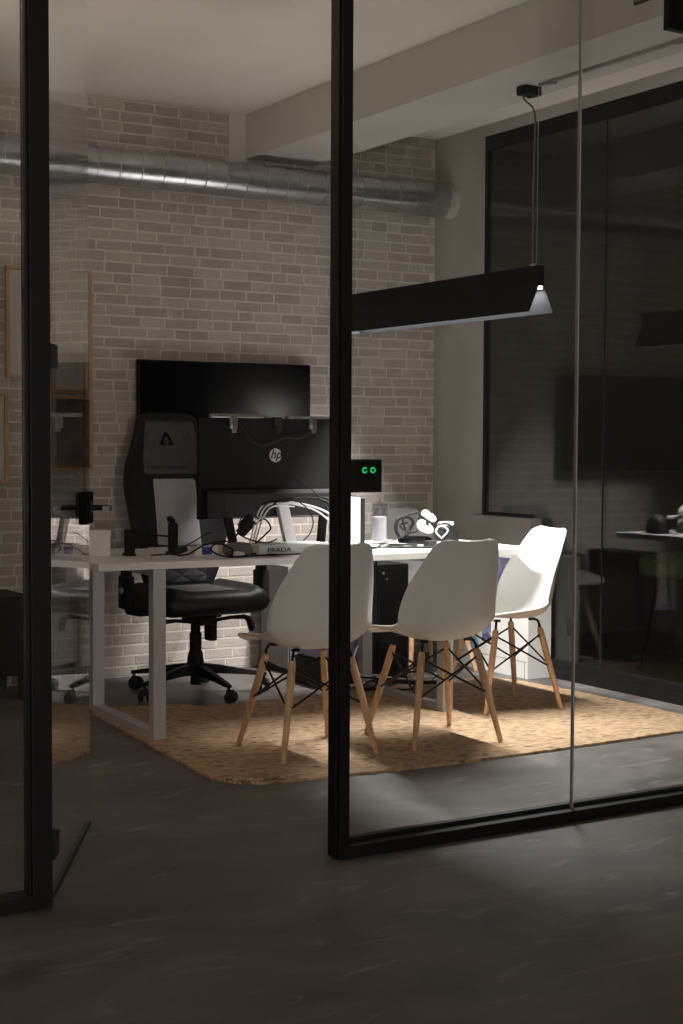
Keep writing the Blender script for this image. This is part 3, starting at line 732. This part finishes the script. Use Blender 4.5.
cable('cable', [(3.42, 6.0, 0.975), (3.50, 5.97, 0.99), (3.56, 5.95, 0.95), (3.52, 5.93, 0.90), (3.56, 5.92, 0.86), (3.50, 5.92, 0.80), (3.46, 5.915, 0.757)], 0.0035, M_darkgrey, 'dark grey cable twisting down at the right end of the bundle beside the post', group=G)
cable('cable', [(3.12, 5.92, 0.90), (3.07, 5.90, 0.94), (3.01, 5.88, 0.90), (3.00, 5.86, 0.84), (3.06, 5.84, 0.81), (3.14, 5.86, 0.80), (3.20, 5.89, 0.812)], 0.0035, M_darkgrey, 'dark grey cable loop at the left of the bundle around the power adapter', group=G)
# black twin-post holder
hd = thing('laptop_stand', 'black twin-post stand on the left of the desk in front of the gaming chair', 'stand', dk(2.545, 6.02), DA)
b = bmesh.new(); box(b, -0.018, 0.018, -0.02, 0.02, 0, 0.115, 0.005); box(b, -0.025, 0.02, -0.03, 0.03, 0.0, 0.012, 0.004); obj('post', b, M_blackmat, hd)
b = bmesh.new(); box(b, 0.185, 0.218, -0.02, 0.02, 0, 0.138, 0.004); tube(b, [(0.201, 0, 0.13), (0.201, 0, 0.148), (0.19, 0, 0.156), (0.178, 0, 0.154)], 0.013, 10); box(b, 0.178, 0.222, -0.03, 0.03, 0.0, 0.012, 0.004); obj('post', b, M_blackmat, hd)
b = bmesh.new(); tube(b, [(0, 0, 0.096), (0.2, 0, 0.078)], 0.004, 8); tube(b, [(0, 0, 0.048), (0.2, 0, 0.035)], 0.004, 8); box(b, 0.018, 0.08, -0.014, 0.014, 0.03, 0.11, 0.006); obj('cross_rods', b, M_blackmat, hd)
b = bmesh.new()
pts = [(2.60, 5.92, 0.757), (2.66, 5.93, 0.758), (2.73, 5.95, 0.760), (2.78, 5.97, 0.785), (2.84, 5.98, 0.81), (2.90, 6.0, 0.835), (2.94, 6.02, 0.84)]
cable('cable', pts, 0.0032, M_blackmat, 'thin black cable running past the foot of the twin-post stand')
b = bmesh.new(); box(b, -0.035, 0.035, -0.016, 0.016, 0, 0.026, 0.007, M=Matrix.Rotation(-0.25, 4, 'Y') @ Matrix.Rotation(0.4, 4, 'Z')); o = obj('cable_connector', b, M_darkgrey); o.location = dk(2.745, 5.93, 0.009); tag(o, 'dark grey cable connector lying at the foot of the twin-post stand', 'connector')
# small white box at the left end of the desk
wb = thing('storage_box', 'plain white box standing at the left end of the desk beside the glass door', 'box', dk(2.425, 6.10), DA)
b = bmesh.new(); box(b, -0.05, 0.045, -0.05, 0.05, 0, 0.098, 0.003); obj('body', b, M_desk, wb)
b = bmesh.new(); box(b, -0.052, 0.047, -0.052, 0.052, 0.088, 0.110, 0.003); obj('lid', b, M_desk, wb)
# white computer case with black front strip (right of the post)
pc = thing('mini_computer', 'upright white computer case with a black edge on the desk beside the clear bottle', 'computer', dk(3.612, 5.955), DA)
b = bmesh.new(); box(b, -0.015, 0.055, -0.02, 0.16, 0.0, 0.238, 0.006); obj('case', b, M_white, pc)
b = bmesh.new(); box(b, 0.055, 0.082, -0.015, 0.155, 0.002, 0.234, 0.003)
for k in range(7): box(b, 0.060, 0.077, -0.017, -0.015, 0.03+k*0.028, 0.04+k*0.028)
obj('front_strip', b, M_darkgrey, pc)
bt = thing('clear_canister', 'clear plastic canister half filled with grey, right of the white computer case', 'canister', dk(3.925, 6.175))
b = bmesh.new(); lathe(b, [(0.0, 0.002), (0.038, 0.002), (0.040, 0.01), (0.040, 0.195), (0.037, 0.195), (0.037, 0.012), (0.0, 0.010)], 28); obj('body', b, M_acryl, bt, smooth=40)
b = bmesh.new(); lathe(b, [(0, 0.012), (0.036, 0.012), (0.036, 0.132), (0, 0.132)], 28); obj('contents', b, mat('grey_contents', (0.50, 0.47, 0.49), 0.5), bt, smooth=40)
b = bmesh.new(); lathe(b, [(0.041, 0.190), (0.041, 0.200), (0.0, 0.203), (0.0, 0.196), (0.036, 0.192)], 28); lathe(b, [(0, 0.2), (0.006, 0.2), (0.006, 0.222), (0, 0.224)], 12); obj('lid', b, M_acryl, bt, smooth=40)

# ---- tangle at the right of the desk
px, py = 4.16, 6.14
hs = thing('virtual_reality_headset', 'black headset body under the tangle of cables and pale controllers on the desk', 'headset', dk(px-0.03, py+0.03), -0.1)
b = bmesh.new()
lathe(b, [(0, 0), (0.085, 0), (0.094, 0.008), (0.092, 0.02), (0.07, 0.03), (0, 0.034)], 28, Matrix.Diagonal((1.0, 0.55, 1, 1)))
obj('body', b, M_blackgloss, hs, smooth=40)
b = bmesh.new(); tube(b, catmull([(-0.08, 0, 0.02), (-0.10, 0.01, 0.06), (-0.085, 0.02, 0.115), (-0.03, 0.02, 0.125), (0.0, 0.02, 0.10), (-0.02, 0.02, 0.06), (-0.05, 0.0, 0.03)], 6), 0.0085, 8); obj('head_strap', b, M_blackmat, hs, smooth=180)
def controller(name, label, loc, rot, m, s=1.0):
    t = thing(name, label, 'controller', loc); t.rotation_euler = rot; t.scale = (s, s, s)
    b = bmesh.new(); bmesh.ops.create_icosphere(b, subdivisions=4, radius=1)
    for v in b.verts:
        x, y, z = v.co
        tp = 1 - 0.25*x
        v.co = Vector((math.copysign(abs(x)**0.75, x)*0.052, math.copysign(abs(y)**0.8, y)*0.027*tp, math.copysign(abs(z)**0.8, z)*0.024*tp))
    obj('grip', b, m, t, smooth=180)
    b = bmesh.new(); lathe(b, [(0, 0.019), (0.013, 0.022), (0.013, 0.027), (0, 0.029)], 16, Matrix.Translation((-0.015, 0, 0))); obj('thumb_pad', b, M_darkgrey, t, smooth=40)
    return t
controller('game_controller', 'white rounded controller on top of the cable tangle on the desk', (px+0.035, py, ZT+0.128), (0.5, 0.45, 0.1), M_white, 0.9)
controller('game_controller', 'cream-coloured controller lying below the white one in the cable tangle', (px-0.01, py-0.035, ZT+0.078), (0.9, 0.42, 0.1), M_cream, 1.0)
b = bmesh.new(); tube(b, [(0, 0, 0), (0.085, 0, 0.0)], 0.0095, 10); o = obj('grey_handle', b, M_white, smooth=40); o.name = 'plastic_handle'; o.location = (px+0.085, py-0.01, ZT+0.092); tag(o, 'short light grey plastic rod sticking out right of the cable tangle', 'rod')
# support post under rod (second strap of the tangle)
G2 = 'black cables tangled over the right of the desk'
cable('cable', [(px-0.11, py-0.02, ZT+0.05), (px-0.12, py, ZT+0.12), (px-0.06, py-0.02, ZT+0.15), (px-0.01, py-0.02, ZT+0.12), (px+0.05, py-0.05, ZT+0.075), (px+0.10, py-0.04, ZT+0.06), (px+0.11, py-0.02, ZT+0.03)], 0.0055, M_blackmat, 'thick black cable looping over the top of the tangle and both controllers', group=G2)
cable('cable', [(px-0.08, py+0.02, ZT+0.10), (px-0.14, py, ZT+0.09), (px-0.10, py-0.02, ZT+0.055), (px-0.05, py-0.03, ZT+0.07), (px-0.04, py-0.02, ZT+0.13)], 0.0055, M_blackmat, 'black cable ring at the left side of the tangle', group=G2)
cable('cable', [(px+0.07, py-0.03, ZT+0.09), (px+0.13, py-0.03, ZT+0.09), (px+0.15, py-0.04, ZT+0.05), (px+0.11, py-0.05, ZT+0.02), (px+0.04, py-0.09, ZT+0.007), (px-0.05, py-0.12, ZT+0.006), (px-0.16, py-0.13, ZT+0.006), (px-0.24, py-0.17, ZT+0.006), (px-0.32, py-0.2, ZT+0.006)], 0.0048, M_blackmat, 'black cable leaving the tangle and running left along the desk', group=G2)
cable('cable', [(3.70, 5.95, ZT+0.004), (3.80, 5.90, ZT+0.005), (3.90, 5.86, ZT+0.005), (3.98, 5.80, ZT+0.005), (3.92, 5.78, ZT+0.005), (3.82, 5.84, ZT+0.005), (3.80, 5.92, ZT+0.006), (3.90, 5.98, ZT+0.006), (4.05, 6.0, ZT+0.006)], 0.0042, M_blackmat, 'black cable folded in a flat loop in front of the clear canister', group=G2)
cable('cable', [(3.62, 5.87, ZT+0.03), (3.66, 5.87, ZT+0.008), (3.72, 5.88, ZT+0.005), (3.80, 5.95, ZT+0.015), (3.90, 5.97, ZT+0.01), (3.97, 5.92, ZT+0.006), (3.90, 5.84, ZT+0.011)], 0.0042, M_blackmat, 'black cable coming out from behind the post onto the desk', group=G2)
cable('cable', [(px+0.06, py-0.06, ZT+0.03), (px+0.02, py-0.08, ZT+0.06), (px+0.07, py-0.05, ZT+0.085), (px+0.12, py-0.04, ZT+0.06), (px+0.08, py-0.04, ZT+0.02)], 0.0042, M_cablew, 'white cable coil at the right side of the tangle', group=G2)
cable('cable', [(3.86, 6.08, ZT+0.008), (3.95, 6.05, ZT+0.03), (4.02, 6.08, ZT+0.06), (4.05, 6.10, ZT+0.10)], 0.0028, M_blackmat, 'thin black cable rising from the canister to the tangle', group=G2)
ad = thing('power_brick', 'small black power brick with a white label in front of the cable tangle', 'adapter', dk(4.055, 5.90), 0.15)
b = bmesh.new(); box(b, -0.048, 0.032, -0.02, 0.02, 0, 0.028, 0.004); obj('body', b, M_darkgrey, ad)
b = bmesh.new(); box(b, 0.005, 0.030, -0.0212, -0.0195, 0.004, 0.024); obj('label', b, M_white, ad)
# black dome
dm = thing('dark_dome', 'dark grey half-round dome at the right of the cable tangle on the desk', 'dome', dk(4.335, 6.20), 0.0)
b = bmesh.new(); lathe(b, [(0.066, 0), (0.067, 0.02), (0.061, 0.055), (0.046, 0.083), (0.02, 0.101), (0, 0.105), ], 28); lathe(b, [(0, 0), (0.066, 0)], 28); obj('body', b, M_darkgrey, dm, smooth=40)
b = bmesh.new(); lathe(b, [(0.0665, 0.0), (0.070, 0.002), (0.070, 0.008), (0.0665, 0.010)], 28); obj('rim', b, M_blackmat, dm, smooth=40)

# ================================================================== UNDER THE DESK
tw = thing('computer_tower', 'tall black computer tower standing on the floor under the right of the desk', 'computer', (4.19, 6.65, 0))
b = bmesh.new(); box(b, -0.09, 0.09, -0.20, 0.20, 0.012, 0.62, 0.006)
for k in range(9): box(b, -0.07, 0.07, -0.203, -0.20, 0.06+k*0.03, 0.072+k*0.03)
obj('case', b, M_blackmat, tw)
for x in (-0.07, 0.07):
    for y in (-0.17, 0.17):
        b = bmesh.new(); box(b, x-0.012, x+0.012, y-0.012, y+0.012, 0, 0.014); obj('foot', b, M_rubber, tw)
b = bmesh.new(); lathe(b, [(0, 0), (0.008, 0), (0.008, 0.003), (0, 0.003)], 16, face_mat((-0.065, -0.2005, 0.575), (1, 0, 0), (0, 0, 1))); lathe(b, [(0, 0), (0.005, 0), (0.005, 0.003), (0, 0.003)], 12, face_mat((-0.045, -0.2005, 0.545), (1, 0, 0), (0, 0, 1))); obj('power_button', b, M_chrome, tw)
gp = thing('grey_cabinet', 'low grey metal cabinet against the brick wall behind the first shell chair', 'cabinet', (4.0, 7.13, 0))
b = bmesh.new(); box(b, -0.14, 0.20, -0.15, 0.16, 0.03, 0.58, 0.004); obj('body', b, M_cabinet, gp)
for k in range(3):
    b = bmesh.new(); box(b, -0.132, 0.192, -0.162, -0.15, 0.045+k*0.178, 0.045+k*0.178+0.17, 0.003); d = obj('drawer', b, M_cabinet, gp)
    b = bmesh.new(); box(b, -0.03, 0.09, -0.172, -0.162, 0.045+k*0.178+0.13, 0.045+k*0.178+0.14, 0.002); obj('handle', b, M_darkgrey, d)
b = bmesh.new(); box(b, -0.13, 0.19, -0.14, 0.15, 0.0, 0.03); obj('plinth', b, M_blackmat, gp)
bk = thing('black_crate', 'black box on the floor under the desk below the lavender crate', 'box', (3.92, 6.62, 0))
b = bmesh.new(); box(b, -0.14, 0.14, -0.14, 0.14, 0, 0.14, 0.006); box(b, -0.145, 0.145, -0.145, 0.145, 0.125, 0.142, 0.004); obj('body', b, M_blackmat, bk)
b = bmesh.new(); box(b, -0.05, 0.05, -0.148, -0.145, 0.06, 0.085, 0.001); obj('handle_slot', b, M_rubber, bk)
lv = thing('lavender_crate', 'lavender plastic crate stacked on the black box under the desk', 'crate', (3.92, 6.62, 0.1425))
b = bmesh.new()
box(b, -0.13, 0.13, -0.13, 0.13, 0, 0.006)
for s in (-1, 1):
    box(b, -0.13, 0.13, s*0.127-0.003, s*0.127+0.003, 0, 0.13); box(b, s*0.127-0.003, s*0.127+0.003, -0.13, 0.13, 0, 0.13)
    for k in range(4): box(b, -0.128, 0.128, s*0.131-0.0015, s*0.131+0.0015, 0.02+k*0.028, 0.026+k*0.028)
obj('body', b, M_lav, lv)
b = bmesh.new()
for s in (-1, 1): box(b, -0.138, 0.138, s*0.132-0.006, s*0.132+0.006, 0.125, 0.137, 0.002); box(b, s*0.132-0.006, s*0.132+0.006, -0.138, 0.138, 0.125, 0.137, 0.002)
obj('rim', b, M_lav, lv)
# white cabinet-like carton by the window wall
wc = thing('product_carton', 'large white carton printed with a blue picture, against the window wall beside chair legs', 'box', (4.965, 6.60, 0))
b = bmesh.new(); box(b, -0.085, 0.07, -0.385, 0.385, 0.0, 0.64, 0.003); obj('body', b, M_white, wc)
b = bmesh.new(); box(b, -0.0865, -0.0848, -0.36, 0.20, 0.33, 0.63); obj('printed_picture', b, M_art, wc)
b = bmesh.new(); lathe(b, [(0, 0), (0.038, 0), (0.038, 0.001), (0, 0.001)], 28, face_mat((-0.0852, 0.09, 0.14), (0, -1, 0), (0, 0, 1))); obj('round_sticker', b, M_skyblue, wc)
b = bmesh.new(); box(b, -0.0862, -0.0848, -0.06, 0.02, 0.16, 0.34); obj('side_print', b, M_art, wc)
b = bmesh.new(); box(b, -0.0856, -0.0849, -0.38, 0.38, 0.088, 0.090); box(b, -0.0856, -0.0849, -0.36, -0.357, 0.0, 0.088)
box(b, -0.02, -0.008, -0.3862, -0.3848, 0.22, 0.31); obj('seam', b, M_ink, wc)
G3 = 'cables on the floor under the desk'
rr_ = random.Random(5)
for i in range(7):
    x0, y0 = 3.70+rr_.uniform(0, .1), 6.22+rr_.uniform(-.12, .08); pts = []
    for k in range(8):
        pts.append((x0 + k*0.085 + rr_.uniform(-.03, .03), y0 + 0.07*math.sin(k*1.3+i) + rr_.uniform(-.02, .02), 0.018 + i*0.009))
    cable('cable', pts, 0.005, M_cablew if i == 4 else M_blackmat, 'pale cable lying in the pile on the rug under the desk' if i == 4 else 'black cable, one of the coils in the pile on the rug under the desk', 5, G3)
cable('cable', [(4.02, 6.40, 0.66), (4.03, 6.42, 0.45), (4.0, 6.42, 0.28), (3.92, 6.38, 0.20), (3.88, 6.34, 0.12), (3.92, 6.30, 0.085), (4.02, 6.28, 0.085)], 0.0042, M_cablew, 'white cable hanging from the desk beside the far right leg')
cable('cable', [(4.06, 6.42, 0.66), (4.06, 6.40, 0.40), (4.04, 6.40, 0.22), (4.0, 6.36, 0.10), (4.04, 6.28, 0.085)], 0.0055, M_blackmat, 'black cable hanging from the desk to the pile on the rug')

# ================================================================== PENDANT LAMP
LU, LV0, LV1, LZ = 4.045, 5.085, 6.66, 1.806
lp = thing('pendant_lamp', 'long black linear pendant lamp with an open reflector hanging over the desk', 'lamp', (LU, LV0, LZ))
L = LV1-LV0
b = bmesh.new()
box(b, -0.015, 0.015, 0, L, 0.112, 0.200, 0.002)
M_lamp = mat('lamp_black_powder_coat', (0.007, 0.007, 0.007), 0.7, spec=0.2)
obj('housing', b, M_lamp, lp)
def flare(s):
    b = bmesh.new()
    pts = [(s*0.013, 0.125), (s*0.022, 0.100), (s*0.068, 0.002), (s*0.068, 0.0), (s*0.065, 0.0), (s*0.019, 0.099), (s*0.010, 0.125)]
    a = [b.verts.new((x, 0, z)) for x, z in pts]; c = [b.verts.new((x, L, z)) for x, z in pts]
    for j in range(len(pts)):
        k = (j+1) % len(pts); f = b.faces.new((a[j], a[k], c[k], c[j])); f.material_index = 1 if j in (4, 5) else 0
    b.faces.new(a); b.faces.new(c[::-1])
    return obj('reflector', b, None, lp, mats=[M_lamp, mat('reflector_anodised', (0.006, 0.0065, 0.008), 0.7, spec=0.15)])
flare(-1); flare(1)
b = bmesh.new(); prism(b, [(-0.066, 0.0), (0.066, 0.0), (0.020, 0.10), (0.012, 0.125), (-0.012, 0.125), (-0.020, 0.10)], 0, 0.003, 0.0, M=Matrix(((1, 0, 0, 0), (0, 0, 1, L), (0, 1, 0, 0), (0, 0, 0, 1))))
obj('end_cap', b, M_black, lp)
b = bmesh.new(); box(b, -0.009, 0.009, 0.004, L-0.004, 0.100, 0.1115)
obj('light_strip', b, mat('led_strip', (0.9, 0.9, 0.9), 0.5, emit=(1.0, 0.93, 0.84), estr=6.0), lp)
area('pendant_light', (0, L/2, 0.0985), 0.03, L-0.02, PENDANT_STRENGTH, (1.0, 0.96, 0.93), math.radians(135), lp)
b = bmesh.new(); box(b, -0.004, 0.004, 0.045, 0.075, 0.2, 0.212, 0.002)
obj('suspension_mount', b, M_chrome, lp)
cz = 2.775
b = bmesh.new(); zz = cz-LZ-0.035
tube(b, catmull([(0.0, 0.06, 0.21), (0.0, 0.062, 0.5), (0.006, 0.064, 0.75), (0.012, 0.07, zz-0.10), (0.008, 0.085, zz-0.05), (-0.012, 0.11, zz-0.02), (-0.015, 0.12, zz)], 8), 0.0042, 8)
obj('power_cord', b, mat('cord_brown', (0.16, 0.13, 0.09), 0.6), lp, smooth=180)
b = bmesh.new(); tube(b, [(0.012, 0.05, 0.21), (0.014, 0.05, zz+0.03)], 0.0012, 6); obj('suspension_wire', b, M_chrome, lp)
b = bmesh.new(); tube(b, [(0.0, L-0.06, 0.20), (0.0, L-0.06, zz+0.035)], 0.0012, 6); obj('suspension_wire', b, M_chrome, lp)
# power rail on the beam underside
tr = thing('power_rail', 'slim surface-mounted power rail running along the underside of the ceiling beam', 'rail', (4.052, 3.9, 2.78))
b = bmesh.new(); box(b, -0.010, 0.010, 0.0, 1.22, -0.014, 0.0, 0.003); obj('rail', b, M_track, tr)
for y in (0.36, 1.12):
    b = bmesh.new(); box(b, -0.014, 0.014, y, y+0.035, -0.02, -0.0005, 0.004); obj('clip', b, M_track, tr)
jb = thing('junction_box', 'small black junction box on the beam where the lamp cord hangs', 'junction box', (4.05, 5.19, 2.78))
b = bmesh.new(); box(b, -0.045, 0.045, -0.03, 0.03, -0.038, 0, 0.003); box(b, -0.055, -0.045, -0.02, 0.02, -0.03, -0.008, 0.002); obj('body', b, M_blackmat, jb)
b = bmesh.new(); tube(b, [(0.0, 0, -0.038), (0.0, 0, -0.048)], 0.008, 10); obj('cable_gland', b, M_blackmat, jb)
# dark speaker hanging in the corridor, cut by the frame
sp = thing('ceiling_speaker', 'black box-shaped fixture cut off at the top right corner of the view', 'speaker', (3.35, 3.56, ZC))
b = bmesh.new(); box(b, -0.075, 0.14, -0.06, -0.03, -0.492, -0.10, 0.004); box(b, -0.06, 0.125, -0.064, -0.06, -0.47, -0.12, 0.002); obj('body', b, M_blackmat, sp)
b = bmesh.new(); tube(b, [(0.02, -0.045, -0.11), (0.02, -0.045, -0.002)], 0.012, 10); obj('drop_rod', b, M_black, sp)
gv = thing('air_grille', 'small dark louvred grille on the side of the ceiling beam, cut by the top edge', 'grille', (3.78, 4.17, 2.86))
b = bmesh.new(); box(b, -0.006, 0.0, -0.045, 0.055, -0.012, 0.07, 0.002); obj('frame', b, M_darkgrey, gv)
for k in range(3):
    b = bmesh.new(); box(b, -0.014, -0.006, -0.040, 0.050, -0.004+k*0.024, 0.006+k*0.024, 0.001); obj('slat', b, M_cabinet, gv)

# ================================================================== DUCT
du = thing('ventilation_duct', 'galvanised spiral ventilation duct running along the top of the brick wall', 'duct', (0, 7.185, 2.640))
b = bmesh.new(); R = 0.090
pts = []; rad = []
x = -0.88; k = 0
while x < WU-0.03:
    pts.append((x, 0, 0)); rad.append(R)
    if k and k % 5 == 0:
        pts += [(x+0.0002, 0, 0), (x+0.006, 0, 0), (x+0.0062, 0, 0)]; rad += [R+0.0045, R+0.0045, R]
    x += 0.024; k += 1
pts.append((WU-0.002, 0, 0)); rad.append(R)
tube(b, pts, rad, 64); obj('pipe', b, M_galv, du, smooth=28)
b = bmesh.new(); tube(b, [(WU-0.05, 0, 0), (WU-0.03, 0, 0), (WU-0.012, 0, 0), (WU-0.001, 0, 0)], [R+0.0025, R+0.004, R+0.009, R+0.013], 48); obj('wall_collar', b, M_plaster, du, smooth=50)
for x in (3.985, 1.2):
    b = bmesh.new(); tube(b, [(x, 0, 0), (x+0.025, 0, 0)], R+0.004, 40); obj('strap', b, M_galv, du, smooth=50)
    b = bmesh.new(); box(b, x+0.005, x+0.02, -0.02, -0.006, R, R+0.02, 0.002) ; tube(b, [(x+0.012, -R*0.8, R*0.35), (x+0.012, -R*0.8-0.03, R*0.42)], 0.006, 8); tube(b, [(x+0.03, -R*0.9, -R*0.1), (x+0.03, -R*0.9-0.02, -R*0.1)], 0.012, 10); obj('strap_bolt', b, M_chrome, du)

# ================================================================== PICTURES, CABINET, READER
def picture(label, x0, x1, z0, z1, mfr, minner, mount=0.0, cat='picture'):
    t = thing('framed_picture', label, cat, ((x0+x1)/2, WV-0.012, (z0+z1)/2), group='framed pictures on the brick wall')
    w, h = (x1-x0)/2, (z1-z0)/2; f = 0.018
    b = bmesh.new()
    box(b, -w, w, -0.024, 0.0, h-f, h, 0.002); box(b, -w, w, -0.024, 0.0, -h, -h+f, 0.002)
    box(b, -w, -w+f, -0.024, 0.0, -h+f, h-f, 0.002); box(b, w-f, w, -0.024, 0.0, -h+f, h-f, 0.002); obj('frame', b, mfr, t)
    b = bmesh.new(); box(b, -w+f, w-f, -0.010, -0.002, -h+f, h-f); obj('backing', b, M_mat2 if mount else minner, t)
    if mount:
        b = bmesh.new(); box(b, -w+f+mount, w-f-mount, -0.0115, -0.009, -h+f+mount, h-f-mount); obj('print', b, minner, t)
    return t
picture('oak-framed picture with a pale sheet, upper left, seen through the left glass panel', 2.428, 2.64, 1.56, 2.12, M_woodframe, M_paper, 0.03)
picture('oak-framed picture with a pale sheet, lowest at the far left edge of the brick wall', 2.02, 2.437, 1.03, 1.485, M_woodframe, M_paper, 0.0)
picture('tall oak-framed picture beside the edge of the open glass door', 2.67, 2.884, 1.49, 2.12, M_woodframe, M_paper, 0.03)
picture('dark print in an oak frame hanging below the tall picture by the door edge', 2.67, 2.888, 1.09, 1.478, M_woodframe, M_print, 0.0)
bc = thing('black_sideboard', 'low black sideboard against the brick wall at the far left', 'sideboard', (2.0, 7.10, 0))
b = bmesh.new(); box(b, -0.42, 0.42, -0.20, 0.20, 0.12, 0.50, 0.006); obj('body', b, M_blackmat, bc)
for s in (-1, 1):
    b = bmesh.new(); box(b, s*0.205-0.2, s*0.205+0.2, -0.215, -0.20, 0.13, 0.49, 0.003); d = obj('door', b, M_blackmat, bc)
    b = bmesh.new(); box(b, s*0.02-0.004, s*0.02+0.004, -0.23, -0.215, 0.28, 0.36, 0.002); obj('handle', b, M_darkgrey, d)
    for y in (-0.16, 0.16):
        b = bmesh.new(); box(b, s*0.38-0.02, s*0.38+0.02, y-0.02, y+0.02, 0, 0.12, 0.003); obj('leg', b, M_blackmat, bc)
ar = thing('access_sensor', 'square black access sensor with two green lights beside the partition post', 'sensor', (2.4, 3.85, 1.146))
b = bmesh.new(); box(b, -0.086, 0.055, -0.0, 0.022, -0.05, 0.05, 0.003); obj('body', b, M_blackmat, ar)
b = bmesh.new(); box(b, -0.04, 0.05, -0.0018, 0.0, -0.045, 0.045, 0.0006, 1); obj('face_plate', b, M_blackgloss, ar)
for x in (-0.008, 0.021):
    b = bmesh.new(); t_ = bmesh.new()
    n = 22
    for i in range(n):
        if x < 0 and i in (0, 21, 1): continue
        a0, a1 = 2*PI*i/n, 2*PI*(i+1)/n
        q = [t_.verts.new((x+rr*math.cos(a), -0.0026, 0.017+rr*math.sin(a))) for a, rr in ((a0, .0048), (a1, .0048), (a1, .0098), (a0, .0098))]
        t_.faces.new(q)
    g = bmesh.ops.extrude_face_region(t_, geom=list(t_.faces))
    for v in [v for v in g['geom'] if isinstance(v, bmesh.types.BMVert)]: v.co.y = -0.0019
    merge(b, t_); obj('green_ring_light', b, M_green, ar)

# green lounge seat standing outside in the dark beyond the window
gs = thing('lounge_seat', 'dark green upholstered seat on thin black legs outside beyond the window', 'seat', (5.95, 5.98, 0), 0.3)
b = bmesh.new(); box(b, -0.30, 0.32, -0.28, 0.28, 0.52, 0.64, 0.05, 4); obj('cushion', b, mat('green_fabric', (0.10, 0.13, 0.06), 0.9, noise=0.2, scale=20), gs, smooth=180)
b = bmesh.new(); box(b, 0.22, 0.34, -0.28, 0.28, 0.60, 0.86, 0.05, 4); obj('backrest', b, M_outside, gs, smooth=180)
for sx in (-1, 1):
    for sy in (-1, 1):
        b = bmesh.new(); tube(b, [(sx*0.20, sy*0.20, 0.53), (sx*0.27, sy*0.27, 0)], 0.011, 8); obj('leg', b, M_black, gs, smooth=40)

# ================================================================== ADDED FILL LAMPS, OUT OF VIEW
fl = thing('added_uplighter', 'unseen black uplighter added for fill light in the left part of the office', 'lamp', (0.9, 5.3, 0))  # invented uplighter, never in view, added to brighten the ceiling
b = bmesh.new(); lathe(b, [(0, 0), (0.15, 0), (0.15, 0.012), (0.02, 0.025), (0, 0.025)], 32); obj('base', b, M_black, fl, smooth=40)
b = bmesh.new(); tube(b, [(0, 0, 0.02), (0, 0, 1.70)], 0.011, 12); obj('pole', b, M_black, fl, smooth=40)
b = bmesh.new(); lathe(b, [(0, 1.69), (0.05, 1.70), (0.14, 1.76), (0.16, 1.80), (0.155, 1.80), (0.135, 1.765), (0.05, 1.71), (0, 1.70)], 32); obj('bowl_shade', b, M_black, fl, smooth=60)
b = bmesh.new(); lathe(b, [(0, 1.765), (0.11, 1.765), (0.11, 1.772), (0, 1.772)], 24); obj('diffuser', b, mat('fill_uplight_diffuser', (0.9, 0.88, 0.85), 0.5, emit=(1.0, 0.86, 0.7), estr=8.0), fl)
area('fill_uplight', (0, 0, 1.785), 0.2, 0.2, FILL_UPLIGHT_STRENGTH, (1.0, 0.86, 0.72), math.radians(170), fl, True)
hl = thing('added_fill_column', 'unseen glowing column added for fill light in the corridor behind the viewpoint', 'lamp', (-0.6, -5.3, 0))  # invented glowing column, added as soft fill on chair backs and brick
b = bmesh.new(); lathe(b, [(0, 0), (0.2, 0), (0.2, 0.02), (0, 0.02)], 28); tube(b, [(0, 0, 0.02), (0, 0, 1.0)], 0.012, 10); obj('base', b, M_black, hl, smooth=40)
b = bmesh.new(); pr = [(0.235 + 0.006*(k % 2), 0.95+0.9*k/18) for k in range(19)]; lathe(b, [(0, 0.95)] + pr + [(0, 1.85)], 28); obj('fill_column_shade', b, mat('fill_glow', (0.9, 0.88, 0.85), 0.7, emit=(1.0, 0.91, 0.82), estr=FILL_COLUMN_STRENGTH), hl)
